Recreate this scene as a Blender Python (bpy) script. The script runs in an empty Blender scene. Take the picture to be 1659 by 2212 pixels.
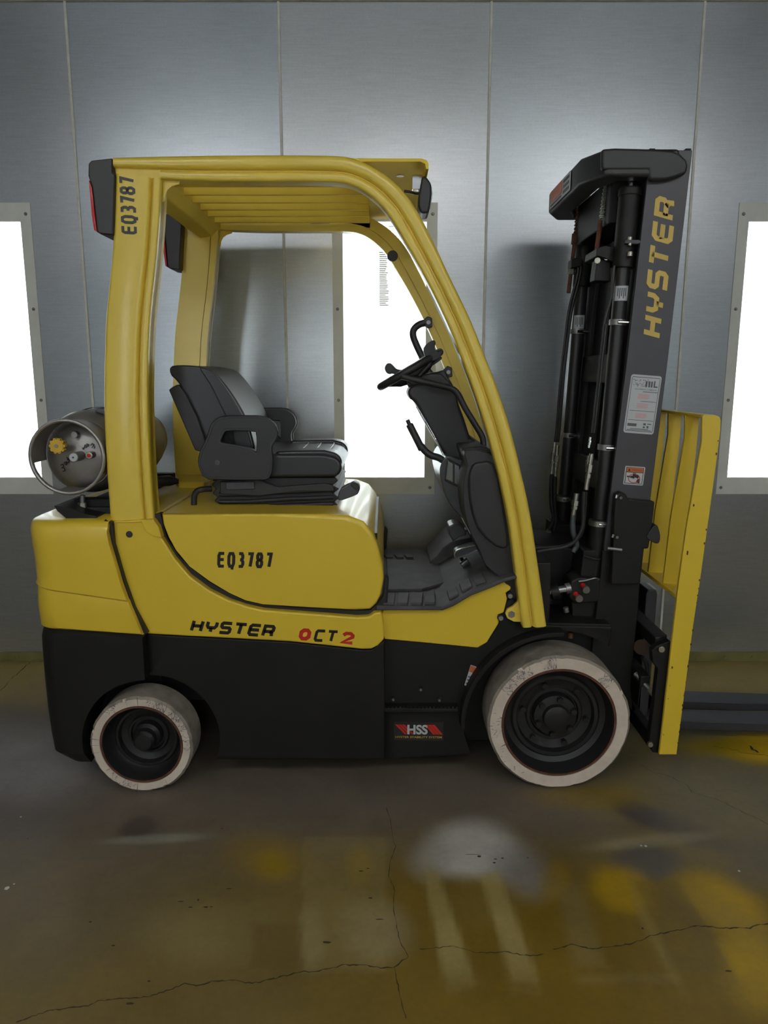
import bpy, bmesh, math, random
from mathutils import Vector, Matrix
random.seed(7)
S = bpy.context.scene
COL = S.collection

# ------------------------------------------------------------------ camera
F, CX, CY = 1600.0, 829.5, 1106.0
PITCH = math.atan(F / 8660.0)
CAM = Vector((-0.571, -2.246, 1.348))
cd = bpy.data.cameras.new('camera'); cam = bpy.data.objects.new('camera', cd); COL.objects.link(cam)
cd.sensor_fit = 'HORIZONTAL'; cd.sensor_width = 36.0; cd.lens = 36.0 * F / 1659.0
cam.location = CAM; cam.rotation_euler = (math.pi / 2 - PITCH, 0, 0)
cd.clip_start = 0.05
S.camera = cam
# ------------------------------------------------------------------ world, exposure
w = bpy.data.worlds.new('world'); S.world = w; w.use_nodes = True
w.node_tree.nodes['Background'].inputs[0].default_value = (0.5, 0.55, 0.6, 1)
w.node_tree.nodes['Background'].inputs[1].default_value = 0.02
S.view_settings.view_transform = 'Standard'; S.view_settings.look = 'None'
S.view_settings.gamma = 1.0; S.view_settings.use_curve_mapping = False
S.view_settings.exposure = 0.35
S.cycles.max_bounces = 7; S.cycles.diffuse_bounces = 4; S.cycles.glossy_bounces = 4
S.cycles.transparent_max_bounces = 8
S.cycles.sample_clamp_indirect = 4.0
S.cycles.use_denoising = True
E_BACK, E_FRONT, E_TOP, E_ROOM = 4.4, 9.4, 31.0, .45       # lamp strengths

# ------------------------------------------------------------------ pixel -> place helpers
SP, CP = math.sin(PITCH), math.cos(PITCH)
def ray(px, py):
    r, u = (px - CX) / F, -(py - CY) / F
    return Vector((r, CP + u * SP, -SP + u * CP))
def P(px, py, Y):
    d = ray(px, py); t = (Y - CAM.y) / d.y
    return CAM + d * t
def PF(px, py, z=0.0):
    d = ray(px, py); t = (z - CAM.z) / d.z
    return CAM + d * t
def project(v):
    d = v - CAM
    f = d.y * CP - d.z * SP; u = d.y * SP + d.z * CP
    return CX + F * d.x / f, CY - F * u / f

# ------------------------------------------------------------------ materials
MATS = {}
def mat(name, col, rough=0.5, metal=0.0, coat=0.0, bump=0.0, crough=.08, bscale=80.0, var=0.0, vscale=6.0, emit=None, spec=0.5, aniso=None):
    if name in MATS: return MATS[name]
    m = bpy.data.materials.new(name); m.use_nodes = True
    nt = m.node_tree; b = nt.nodes['Principled BSDF']
    b.inputs['Base Color'].default_value = (*col, 1)
    b.inputs['Roughness'].default_value = rough; b.inputs['Metallic'].default_value = metal
    b.inputs['Coat Weight'].default_value = coat; b.inputs['Coat Roughness'].default_value = crough
    b.inputs['Specular IOR Level'].default_value = spec
    if emit:
        b.inputs['Emission Color'].default_value = (*emit[0], 1); b.inputs['Emission Strength'].default_value = emit[1]
    tc = nt.nodes.new('ShaderNodeTexCoord')
    if var:
        n = nt.nodes.new('ShaderNodeTexNoise'); n.inputs['Scale'].default_value = vscale; n.inputs['Detail'].default_value = 6
        nt.links.new(tc.outputs['Object'], n.inputs['Vector'])
        r = nt.nodes.new('ShaderNodeMapRange'); r.inputs[3].default_value = 1 - var; r.inputs[4].default_value = 1 + var
        r.inputs[1].default_value = .3; r.inputs[2].default_value = .7
        nt.links.new(n.outputs[0], r.inputs[0])
        mx = nt.nodes.new('ShaderNodeVectorMath'); mx.operation = 'SCALE'; mx.inputs[0].default_value = col
        nt.links.new(r.outputs[0], mx.inputs['Scale']); nt.links.new(mx.outputs[0], b.inputs['Base Color'])
    if bump:
        n = nt.nodes.new('ShaderNodeTexNoise'); n.inputs['Scale'].default_value = bscale; n.inputs['Detail'].default_value = 3
        nt.links.new(tc.outputs['Object'], n.inputs['Vector'])
        bp = nt.nodes.new('ShaderNodeBump'); bp.inputs['Strength'].default_value = bump; bp.inputs['Distance'].default_value = 0.002
        nt.links.new(n.outputs[0], bp.inputs['Height']); nt.links.new(bp.outputs[0], b.inputs['Normal'])
    MATS[name] = m
    return m

YEL = mat('yellow paint', (0.76, 0.53, 0.035), .40, coat=.25, bump=.06, bscale=260, var=.04, vscale=3)
YEL2 = mat('yellow frame paint', (0.80, 0.58, 0.065), .42, coat=.5, crough=.18, bump=.10, bscale=200, var=.05, vscale=5)
YEL3 = mat('yellow paint bounce lit', (0.88, 0.64, 0.09), .8, spec=.12, var=.06, vscale=5)  # same yellow, colour raised to imitate light bounced up under the roof
BLK = mat('black frame paint', (0.0085, 0.0078, 0.007), .55, spec=.35, var=.2, vscale=7, bump=.05, bscale=120)
BLKG = mat('black glossy enamel', (0.014, 0.013, 0.013), .45)
MASTM = mat('mast grey black paint', (0.050, 0.047, 0.053), .45, var=.08, vscale=10)
PLA = mat('black textured plastic', (0.021, 0.020, 0.021), .5, bump=.12, bscale=500)
PLAC = mat('smooth grey plastic', (0.06, 0.06, 0.065), .3)
VIN = mat('black vinyl upholstery', (0.022, 0.021, 0.024), .36, bump=.15, bscale=400)
RUB = mat('black rubber', (0.014, 0.013, 0.013), .6)
MATR = mat('worn grey rubber mat', (0.066, 0.062, 0.064), .68, spec=.3, var=.25, vscale=14, bump=.15, bscale=150)
CHR = mat('chrome', (0.75, 0.77, 0.8), .12, metal=1.0)
ZINC = mat('zinc fitting', (0.42, 0.40, 0.34), .35, metal=.9, var=.2, vscale=60)
STEEL = mat('dull steel', (0.30, 0.29, 0.28), .45, metal=.8)
RUST = mat('rusty steel', (0.10, 0.035, 0.015), .8, var=.4, vscale=40)
ALU = mat('brushed tank aluminium', (0.33, 0.31, 0.29), .42, metal=.75, var=.10, vscale=18, bump=.05)
RED = mat('red lens', (0.55, 0.015, 0.012), .15, coat=.5)
REDV = mat('red vinyl', (0.50, 0.02, 0.012), .4)
INK = mat('black vinyl lettering', (0.014, 0.010, 0.008), .45)
GOLD = mat('gold lettering', (0.62, 0.42, 0.075), .4)
WHT = mat('white label', (0.55, 0.57, 0.58), .45)
LAB = mat('label print grey', (0.10, 0.10, 0.11), .6)
ORA = mat('warning orange', (0.55, 0.13, 0.035), .5)
PINK = mat('label print red', (0.70, 0.30, 0.28), .5)
TYRE = mat('white tyre rubber', (0.68, 0.57, 0.47), .75, var=.10, vscale=20, bump=.3, bscale=60)
TREAD = mat('dirty tyre tread', (0.24, 0.205, 0.165), .85, var=.25, vscale=22, bump=.3, bscale=90)
VALV = mat('yellow valve plastic', (0.62, 0.38, 0.03), .45)
GALVF = mat('light frame metal', (0.86, 0.86, 0.79), .5, metal=.0, var=.06, vscale=9)
SEAM = mat('sealant strip', (0.80, 0.78, 0.70), .6, metal=.0, var=.12, vscale=20)
BASEM = mat('oversprayed base flange', (0.20, 0.18, 0.06), .55, metal=.2, var=.2, vscale=12)
CONCD = mat('crack shadow', (0.035, 0.025, 0.012), .9)

def galv(name, tint):
    m = bpy.data.materials.new(name); m.use_nodes = True; nt = m.node_tree; L = nt.links
    b = nt.nodes['Principled BSDF']
    tc = nt.nodes.new('ShaderNodeTexCoord')
    mp = nt.nodes.new('ShaderNodeMapping'); mp.inputs['Scale'].default_value = (1.0, 1.0, 1.0)
    L.new(tc.outputs['Object'], mp.inputs[0])
    n1 = nt.nodes.new('ShaderNodeTexNoise'); n1.inputs['Scale'].default_value = 3.0; n1.inputs['Detail'].default_value = 5
    L.new(mp.outputs[0], n1.inputs['Vector'])
    mp2 = nt.nodes.new('ShaderNodeMapping'); mp2.inputs['Scale'].default_value = (4.0, 4.0, 90.0)
    L.new(tc.outputs['Object'], mp2.inputs[0])
    n2 = nt.nodes.new('ShaderNodeTexNoise'); n2.inputs['Scale'].default_value = 2.0; n2.inputs['Detail'].default_value = 4
    L.new(mp2.outputs[0], n2.inputs['Vector'])
    n3 = nt.nodes.new('ShaderNodeTexNoise'); n3.inputs['Scale'].default_value = 160.0; n3.inputs['Detail'].default_value = 2
    L.new(tc.outputs['Object'], n3.inputs['Vector'])
    a = nt.nodes.new('ShaderNodeMath'); a.operation = 'MULTIPLY_ADD'; a.inputs[1].default_value = .5
    L.new(n1.outputs[0], a.inputs[0]); L.new(n2.outputs[0], a.inputs[2])
    a2 = nt.nodes.new('ShaderNodeMath'); a2.operation = 'MULTIPLY_ADD'; a2.inputs[1].default_value = .6
    L.new(n3.outputs[0], a2.inputs[0]); L.new(a.outputs[0], a2.inputs[2])
    r = nt.nodes.new('ShaderNodeMapRange'); r.inputs[1].default_value = .6; r.inputs[2].default_value = 1.5
    r.inputs[3].default_value = .279; r.inputs[4].default_value = .305
    L.new(a2.outputs[0], r.inputs[0]); L.new(r.outputs[0], b.inputs['Roughness'])
    cr = nt.nodes.new('ShaderNodeMapRange'); cr.inputs[1].default_value = .6; cr.inputs[2].default_value = 1.5
    cr.inputs[3].default_value = .86; cr.inputs[4].default_value = 1.14
    L.new(a2.outputs[0], cr.inputs[0])
    mx = nt.nodes.new('ShaderNodeVectorMath'); mx.operation = 'SCALE'; mx.inputs[0].default_value = tint
    L.new(cr.outputs[0], mx.inputs['Scale']); L.new(mx.outputs[0], b.inputs['Base Color'])
    b.inputs['Metallic'].default_value = .85
    bp = nt.nodes.new('ShaderNodeBump'); bp.inputs['Strength'].default_value = .006; bp.inputs['Distance'].default_value = .001
    nt.nodes.remove(bp)
    return m
GAL = [galv('galvanised sheet %s' % 'abcd'[i], t) for i, t in enumerate([(.52, .55, .57), (.57, .585, .595), (.49, .525, .555), (.54, .555, .57)])]  # tints differ to imitate how each panel's tilt catches the light

def lamp_mat(name, col, st):
    m = bpy.data.materials.new(name); m.use_nodes = True; nt = m.node_tree
    for n in list(nt.nodes): nt.nodes.remove(n)
    e = nt.nodes.new('ShaderNodeEmission'); o = nt.nodes.new('ShaderNodeOutputMaterial')
    e.inputs[0].default_value = (*col, 1); e.inputs[1].default_value = st
    nt.links.new(e.outputs[0], o.inputs[0]); return m
TUBE_B = lamp_mat('lit tube back', (.93, .97, 1.0), E_BACK)
TUBE_F = lamp_mat('lit tube front', (.93, .96, 1.0), E_FRONT)
TUBE_T = lamp_mat('lit diffuser top', (1.0, .95, .90), E_TOP)
TUBE_R = lamp_mat('lit diffuser ceiling', (.90, .95, 1.0), E_ROOM)
REFL = mat('white reflector', (.8, .82, .82), .5)
def glass_mat():
    m = bpy.data.materials.new('clear pane'); m.use_nodes = True; nt = m.node_tree
    for n in list(nt.nodes): nt.nodes.remove(n)
    t = nt.nodes.new('ShaderNodeBsdfTransparent'); g = nt.nodes.new('ShaderNodeBsdfGlossy'); x = nt.nodes.new('ShaderNodeMixShader')
    t.inputs[0].default_value = (.96, .98, .97, 1); g.inputs['Roughness'].default_value = .04
    f = nt.nodes.new('ShaderNodeFresnel'); f.inputs[0].default_value = 1.45; o = nt.nodes.new('ShaderNodeOutputMaterial')
    nt.links.new(f.outputs[0], x.inputs[0]); nt.links.new(t.outputs[0], x.inputs[1]); nt.links.new(g.outputs[0], x.inputs[2])
    nt.links.new(x.outputs[0], o.inputs[0]); return m
GLASS = glass_mat()

# ------------------------------------------------------------------ object helpers
WL = {}
def link(name, me, m, parent=None, label=None, centre=True):
    if centre and len(me.vertices):
        c = [0, 0, 0]
        for i in range(3):
            vs = [v.co[i] for v in me.vertices]; c[i] = (min(vs) + max(vs)) / 2
        c = Vector(c); me.transform(Matrix.Translation(-c))
    else: c = Vector((0, 0, 0))
    o = bpy.data.objects.new(name, me); COL.objects.link(o)
    if m is not None:
        for k in (m if isinstance(m, (list, tuple)) else [m]): me.materials.append(k)
    WL[o.name] = c
    if parent is not None:
        o.parent = parent; o.location = c - WL[parent.name]
    else: o.location = c
    if label: o['label'] = label
    return o
def empty(name, loc, label, cat, group=None):
    o = bpy.data.objects.new(name, None); COL.objects.link(o); o.location = loc; o.empty_display_size = .1
    WL[o.name] = Vector(loc); o['label'] = label; o['category'] = cat
    if group: o['group'] = group
    return o
def tag(o, label=None, cat=None, group=None, kind=None):
    if label: o['label'] = label
    if cat: o['category'] = cat
    if group: o['group'] = group
    if kind: o['kind'] = kind
    return o
def fin(name, bm, m, parent=None, label=None, bevel=0.0, seg=2, smooth=True, ang=35, weight=False):
    bmesh.ops.recalc_face_normals(bm, faces=bm.faces)
    me = bpy.data.meshes.new(name); bm.to_mesh(me); bm.free()
    if smooth:
        me.shade_smooth(); me.set_sharp_from_angle(angle=math.radians(ang))
    o = link(name, me, m, parent, label)
    if bevel:
        b = o.modifiers.new('edge', 'BEVEL'); b.width = bevel; b.segments = seg; b.harden_normals = True
        b.limit_method = 'WEIGHT' if weight else 'ANGLE'; b.angle_limit = math.radians(32)
    return o
def cr(pts, n=4, closed=False):
    """Catmull-Rom through the points."""
    out = []; N = len(pts)
    rng = range(N) if closed else range(N - 1)
    g = (lambda i: pts[i % N]) if closed else (lambda i: pts[max(0, min(N - 1, i))])
    for i in rng:
        p0, p1, p2, p3 = g(i - 1), g(i), g(i + 1), g(i + 2)
        for k in range(n):
            t = k / n
            out.append(tuple(0.5 * ((2 * b) + (-a + c) * t + (2 * a - 5 * b + 4 * c - d) * t * t + (-a + 3 * b - 3 * c + d) * t ** 3)
                             for a, b, c, d in zip(p0, p1, p2, p3)))
    if not closed: out.append(tuple(pts[-1]))
    return out
def prism_bm(xz, y0, y1, holes=(), bm=None):
    bm = bm or bmesh.new()
    loops = [xz] + list(holes)
    if not holes:
        a = [bm.verts.new((x, y0, z)) for x, z in xz]; b = [bm.verts.new((x, y1, z)) for x, z in xz]
        bm.faces.new(a); bm.faces.new(b[::-1])
        n = len(a)
        for i in range(n): bm.faces.new((a[i], b[i], b[(i + 1) % n], a[(i + 1) % n]))
        return bm
    caps = []
    for y in (y0, y1):
        es = []; vv = []
        for lp in loops:
            v = [bm.verts.new((x, y, z)) for x, z in lp]; vv.append(v)
            for i in range(len(v)): es.append(bm.edges.new((v[i], v[(i + 1) % len(v)])))
        bmesh.ops.triangle_fill(bm, edges=es, use_beauty=True, use_dissolve=True)
        caps.append(vv)
    for a, b in zip(*caps):
        n = len(a)
        for i in range(n): bm.faces.new((a[i], b[i], b[(i + 1) % n], a[(i + 1) % n]))
    return bm
def prism(name, xz, y0, y1, m, parent=None, bevel=.003, seg=2, holes=(), label=None, ang=35):
    return fin(name, prism_bm(xz, y0, y1, holes), m, parent, label, bevel, seg, ang=ang)
def X(pts, Y): return [(P(x, y, Y).x, P(x, y, Y).z) for x, y in pts]
def pp(name, pts, Y0, Y1, m, parent=None, bevel=.003, seg=2, holes=(), Yref=None, label=None, ang=35, sm=0):
    Yr = Y0 if Yref is None else Yref
    if sm: pts = cr(pts, sm, True)
    return prism(name, X(pts, Yr), Y0, Y1, m, parent, bevel, seg, [X(h, Yr) for h in holes], label, ang)
def box_bm(c, s, bm=None, rot=None):
    bm = bm or bmesh.new()
    mt = Matrix.Translation(Vector(c)) @ (rot.to_4x4() if rot else Matrix.Identity(4)) @ Matrix.Diagonal((*s, 1))
    bmesh.ops.create_cube(bm, size=1.0, matrix=mt); return bm
def box(name, x0, x1, y0, y1, z0, z1, m, parent=None, bevel=.002, seg=2, label=None):
    return fin(name, box_bm(((x0 + x1) / 2, (y0 + y1) / 2, (z0 + z1) / 2), (x1 - x0, y1 - y0, z1 - z0)), m, parent, label, bevel, seg)
def cyl_bm(p, q, r, n=20, bm=None, r2=None):
    bm = bm or bmesh.new(); p, q = Vector(p), Vector(q); d = q - p
    mt = Matrix.Translation((p + q) / 2) @ d.to_track_quat('Z', 'Y').to_matrix().to_4x4()
    bmesh.ops.create_cone(bm, cap_ends=True, segments=n, radius1=r, radius2=r if r2 is None else r2, depth=d.length, matrix=mt)
    return bm
def cyl(name, p, q, r, m, parent=None, n=20, bevel=0, label=None, r2=None):
    return fin(name, cyl_bm(p, q, r, n, r2=r2), m, parent, label, bevel, 2, ang=50)
def tube_bm(pts, r, n=10, bm=None, closed=False):
    bm = bm or bmesh.new(); pts = [Vector(p) for p in pts]; rings = []; N = len(pts); up = None
    for i, p in enumerate(pts):
        a = pts[i - 1] if (i or closed) else pts[0]; b = pts[(i + 1) % N] if (i < N - 1 or closed) else pts[-1]
        t = (b - a).normalized()
        if up is None:
            up = t.cross(Vector((0, 1, 0)));
            if up.length < .1: up = t.cross(Vector((1, 0, 0)))
        up = (up - t * up.dot(t)).normalized(); s = t.cross(up)
        rr = r[i] if isinstance(r, (list, tuple)) else r
        rings.append([bm.verts.new(p + (up * math.cos(2 * math.pi * k / n) + s * math.sin(2 * math.pi * k / n)) * rr) for k in range(n)])
    for i in range(N if closed else N - 1):
        A, B = rings[i], rings[(i + 1) % N]
        for k in range(n): bm.faces.new((A[k], A[(k + 1) % n], B[(k + 1) % n], B[k]))
    if not closed:
        bm.faces.new(rings[0][::-1]); bm.faces.new(rings[-1])
    return bm
def tube(name, pts, r, m, parent=None, n=10, closed=False, label=None, sm=4):
    if sm: pts = cr([tuple(p) for p in pts], sm, closed)
    return fin(name, tube_bm(pts, r, n, closed=closed), m, parent, label, ang=60)
def lathe_bm(prof, cx, cz, n=64, bm=None, jitter=None):
    """prof: list of (radius, y); axis along Y."""
    bm = bm or bmesh.new(); rings = []
    for j, (r, y) in enumerate(prof):
        if r < 1e-6: rings.append([bm.verts.new((cx, y, cz))]); continue
        rings.append([bm.verts.new((cx + (r + (jitter[j][k] if jitter and j in jitter else 0)) * math.cos(2 * math.pi * k / n), y,
                                    cz + (r + (jitter[j][k] if jitter and j in jitter else 0)) * math.sin(2 * math.pi * k / n))) for k in range(n)])
    for A, B in zip(rings, rings[1:]):
        for k in range(n):
            k2 = (k + 1) % n
            if len(A) == 1: bm.faces.new((A[0], B[k], B[k2]))
            elif len(B) == 1: bm.faces.new((A[k], A[k2], B[0]))
            else: bm.faces.new((A[k], A[k2], B[k2], B[k]))
    return bm
def boolcut(o, cutters):
    for c in cutters:
        b = o.modifiers.new('cut', 'BOOLEAN'); b.operation = 'DIFFERENCE'; b.object = c; b.solver = 'EXACT'
    bpy.context.view_layer.update()
    dg = bpy.context.evaluated_depsgraph_get()
    me = bpy.data.meshes.new_from_object(o.evaluated_get(dg))
    o.modifiers.clear(); o.data = me
    for c in cutters: bpy.data.objects.remove(c)
    me.shade_smooth(); me.set_sharp_from_angle(angle=math.radians(30))
    return o
YM = 0.45
def mir(y): return 2 * YM - y

# ------------------------------------------------------------------ lettering
GL = {
 'H': (1., [[(.0, 0), (.0, 1)], [(1, 0), (1, 1)], [(0, .5), (1, .5)]]),
 'Y': (1., [[(0, 1), (0, .62), (.16, .42), (.84, .42), (1, .62), (1, 1)], [(.5, .42), (.5, 0)]]),
 'S': (1., [[(1.05, 1), (.14, 1), (0, .88), (0, .64), (.14, .52), (.86, .52), (1, .4), (1, .12), (.86, 0), (-.05, 0)]]),
 'T': (1., [[(-.08, 1), (1.08, 1)], [(.5, 1), (.5, 0)]]),
 'E': (1., [[(1.08, 1), (.18, 1), (0, .84), (0, .16), (.18, 0), (1.08, 0)], [(0, .52), (1.02, .52)]]),
 'R': (1., [[(0, 0), (0, 1), (.84, 1), (1, .86), (1, .6), (.84, .45), (0, .45)], [(.62, .45), (.9, .3), (.95, 0)]]),
 'e': (.75, [[(1, 1), (0, 1), (0, 0), (1, 0)], [(0, .5), (.85, .5)]]),
 'Q': (1., [[(.22, 1), (.78, 1), (1, .78), (1, .22), (.78, 0), (.22, 0), (0, .22), (0, .78), (.22, 1)], [(.45, -.14), (1., -.14)]]),
 '3': (.9, [[(0, 1), (.72, 1), (.95, .84), (.95, .66), (.7, .52), (.3, .52)], [(.7, .52), (1, .36), (1, .16), (.76, 0), (0, 0)]]),
 '7': (.9, [[(0, 1), (1, 1), (.55, 0)]]),
 '8': (.95, [[(.25, 1), (.75, 1), (.95, .86), (.95, .66), (.75, .52), (.25, .52), (.05, .66), (.05, .86), (.25, 1)],
             [(.25, .52), (.75, .52), (1, .36), (1, .16), (.76, 0), (.24, 0), (0, .16), (0, .36), (.25, .52)]]),
 'O': (1., [[(.3, 1), (.75, 1), (1, .75), (1, .25), (.7, 0), (.25, 0), (0, .25), (0, .75), (.3, 1)]]),
 'C': (1., [[(1.05, 1), (.15, 1), (0, .85), (0, .15), (.15, 0), (1, 0)]]),
 '2': (1., [[(.0, .78), (.25, 1), (.75, 1), (1, .8), (1, .62), (0, 0), (1.1, 0)]]),
}
def thicken(pl, w):
    """Ribbon of width w around a polyline (2-D), mitred."""
    closed = (pl[0] == pl[-1]); pts = [Vector(p) for p in (pl[:-1] if closed else pl)]; N = len(pts); L, R = [], []
    for i, p in enumerate(pts):
        a = pts[i - 1] if (i or closed) else None; b = pts[(i + 1) % N] if (i < N - 1 or closed) else None
        d1 = (p - a).normalized() if a is not None else None; d2 = (b - p).normalized() if b is not None else None
        if d1 is None: d1 = d2
        if d2 is None: d2 = d1
        n1 = Vector((-d1.y, d1.x)); n2 = Vector((-d2.y, d2.x)); n = (n1 + n2)
        n = n.normalized() if n.length > 1e-6 else n1
        k = min(1.6, 1 / max(.3, n.dot(n1)))
        L.append(p + n * w / 2 * k); R.append(p - n * w / 2 * k)
    q = []
    for i in range(N if closed else N - 1):
        j = (i + 1) % N; q.append((L[i], L[j], R[j], R[i]))
    return q
def lettering(name, text, p00, p10, p01, Y, m, parent, sw=.2, gap=.28, slant=0., weights=None, face=-1, label=None, depth=.0012):
    """text in stroke glyphs; p00, p10, p01 = pixels of the lower left, lower right, upper left corners on the plane Y."""
    o, u, v = P(*p00, Y), P(*p10, Y), P(*p01, Y); U, V = u - o, v - o
    H, W = V.length, U.length; UH, VH = U.normalized(), V.normalized()
    tot = sum(GL[c][0] if c in GL else .5 for c in text); s = sw * H
    n = len(text); cw = (W - gap * H * (n - 1) - s * 0) / tot
    bm = bmesh.new(); x = 0
    for c in text:
        gw, st = GL[c]; gw *= cw
        iw, ih = gw - s, H - s
        for pl in st:
            q2 = [(x + s / 2 + a * iw + (s / 2 + b * ih) * slant, s / 2 + b * ih) for a, b in pl]
            for quad in thicken(q2, s):
                f = [o + UH * a.x + VH * a.y for a in quad]
                A = [bm.verts.new(t) for t in f]; B = [bm.verts.new(t + Vector((0, face * depth, 0))) for t in f]
                bm.faces.new(A); bm.faces.new(B[::-1])
                for i in range(4): bm.faces.new((A[i], B[i], B[(i + 1) % 4], A[(i + 1) % 4]))
        x += gw + gap * H
    return fin(name, bm, m, parent, label, smooth=False)
def fonttext(name, body, o, u, v, m, parent, nrm=Vector((0, -1, 0)), off=.0006, label=None):
    """built-in font text fitted to the parallelogram o, u, v (world points: lower left, lower right, upper left)."""
    cu = bpy.data.curves.new('t', 'FONT'); cu.body = body; cu.offset = .035 if len(body) < 4 else .012; t = bpy.data.objects.new('t', cu); COL.objects.link(t)
    bpy.context.view_layer.update()
    me = bpy.data.meshes.new_from_object(t.evaluated_get(bpy.context.evaluated_depsgraph_get()))
    bpy.data.objects.remove(t); bpy.data.curves.remove(cu)
    xs = [q.co.x for q in me.vertices]; ys = [q.co.y for q in me.vertices]
    x0, x1, y0, y1 = min(xs), max(xs), min(ys), max(ys); U, V = u - o, v - o
    for q in me.vertices:
        q.co = o + U * ((q.co.x - x0) / (x1 - x0)) + V * ((q.co.y - y0) / (y1 - y0)) + nrm * off
    me.name = name; me.materials.clear()
    return link(name, me, m, parent, label)
def rect_bm(o, U, V, n, u0, u1, v0, v1, off, bm, mi=0, th=.0004):
    c = [o + U * a + V * b for a, b in ((u0, v0), (u1, v0), (u1, v1), (u0, v1))]
    A = [bm.verts.new(p + n * (off - th)) for p in c]; B = [bm.verts.new(p + n * off) for p in c]
    fs = [bm.faces.new(A), bm.faces.new(B[::-1])] + [bm.faces.new((A[i], B[i], B[(i + 1) % 4], A[(i + 1) % 4])) for i in range(4)]
    for f in fs: f.material_index = mi
    return bm
def plate(name, o, u, v, n, m, parent, label=None, r=.06):
    """thin label plate with cut corners."""
    U, V = u - o, v - o; bm = bmesh.new(); rv = r * U.length / V.length
    cs = []
    for (a, b, s0) in ((r, rv, 180), (1 - r, rv, 270), (1 - r, 1 - rv, 0), (r, 1 - rv, 90)):
        for k in range(5):
            t = math.radians(s0 + 22.5 * k); cs.append((a + r * math.cos(t), b + rv * math.sin(t)))
    A = [bm.verts.new(o + U * a + V * b) for a, b in cs]; B = [bm.verts.new(o + U * a + V * b + n * .0008) for a, b in cs]
    bm.faces.new(A); bm.faces.new(B[::-1]); N = len(cs)
    for i in range(N): bm.faces.new((A[i], B[i], B[(i + 1) % N], A[(i + 1) % N]))
    return fin(name, bm, m, parent, label, smooth=False)
#MARK_STRUCTURE
# ================================================================== THE BOOTH
YW = 1.118; ZT = P(830, 3, YW).z
XS0 = P(601, 2, YW).x; PW = P(1062, 2, YW).x - XS0        # a seam, and the panel pitch
RX0, RX1, RY0, RZ = XS0 - 4 * PW, XS0 + 5 * PW, -3.5, 3.85
# ---- floor with a worn, oversprayed surface and a painted pale reflection
def blob(px, py, cx, cy, rx, ry, ang=0, soft=1.0):
    a = math.radians(ang); dx, dy = px - cx, py - cy
    u = (dx * math.cos(a) + dy * math.sin(a)) / rx; v = (-dx * math.sin(a) + dy * math.cos(a)) / ry
    d = math.sqrt(u * u + v * v)
    t = max(0., min(1., (1 + soft * .5 - d) / soft)); return t * t * (3 - 2 * t)
def inpoly(px, py, poly, soft):
    """soft mask of a convex polygon (clockwise in the picture)."""
    m = 1e9
    for (x0, y0), (x1, y1) in zip(poly, poly[1:] + poly[:1]):
        l = math.hypot(x1 - x0, y1 - y0); m = min(m, ((x1 - x0) * (py - y0) - (y1 - y0) * (px - x0)) / l)
    t = max(0., min(1., m / soft + .5)); return t * t * (3 - 2 * t)
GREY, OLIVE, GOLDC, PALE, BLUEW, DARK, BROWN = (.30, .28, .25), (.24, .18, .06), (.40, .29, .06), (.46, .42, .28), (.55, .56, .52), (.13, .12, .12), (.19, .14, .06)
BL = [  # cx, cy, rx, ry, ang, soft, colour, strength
 (40, 1650, 170, 80, 0, 1.2, (.50, .50, .50), .8), (120, 1900, 260, 150, 0, 1.4, (.24, .22, .19), .5),  # first blob: pale floor reflection put into the colour
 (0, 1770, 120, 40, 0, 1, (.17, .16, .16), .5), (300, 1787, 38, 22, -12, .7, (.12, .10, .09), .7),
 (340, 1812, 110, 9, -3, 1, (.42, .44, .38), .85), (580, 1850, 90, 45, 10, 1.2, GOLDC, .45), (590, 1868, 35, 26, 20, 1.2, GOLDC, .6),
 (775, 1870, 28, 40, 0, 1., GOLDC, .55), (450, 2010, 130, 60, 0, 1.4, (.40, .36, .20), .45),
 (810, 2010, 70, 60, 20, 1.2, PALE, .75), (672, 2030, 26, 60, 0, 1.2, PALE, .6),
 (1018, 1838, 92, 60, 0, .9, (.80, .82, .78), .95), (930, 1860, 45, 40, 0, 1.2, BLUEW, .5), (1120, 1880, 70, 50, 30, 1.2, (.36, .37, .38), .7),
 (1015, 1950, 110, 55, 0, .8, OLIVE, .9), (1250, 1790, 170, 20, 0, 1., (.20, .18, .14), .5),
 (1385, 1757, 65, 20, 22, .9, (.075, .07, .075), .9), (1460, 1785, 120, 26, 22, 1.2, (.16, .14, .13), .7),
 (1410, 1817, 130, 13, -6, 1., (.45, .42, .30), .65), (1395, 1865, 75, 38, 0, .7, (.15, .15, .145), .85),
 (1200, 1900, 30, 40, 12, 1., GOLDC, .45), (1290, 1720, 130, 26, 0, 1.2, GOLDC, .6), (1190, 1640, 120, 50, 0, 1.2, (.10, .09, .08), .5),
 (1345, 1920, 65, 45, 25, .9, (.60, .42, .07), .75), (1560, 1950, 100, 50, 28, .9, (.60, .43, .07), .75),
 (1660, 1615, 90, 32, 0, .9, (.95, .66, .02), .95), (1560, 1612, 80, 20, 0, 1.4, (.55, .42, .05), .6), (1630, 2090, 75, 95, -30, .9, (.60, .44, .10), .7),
 (1550, 1720, 170, 60, 8, 1.2, (.33, .31, .22), .6), (1650, 1860, 80, 60, 0, 1.2, (.20, .18, .14), .5),
]
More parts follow.
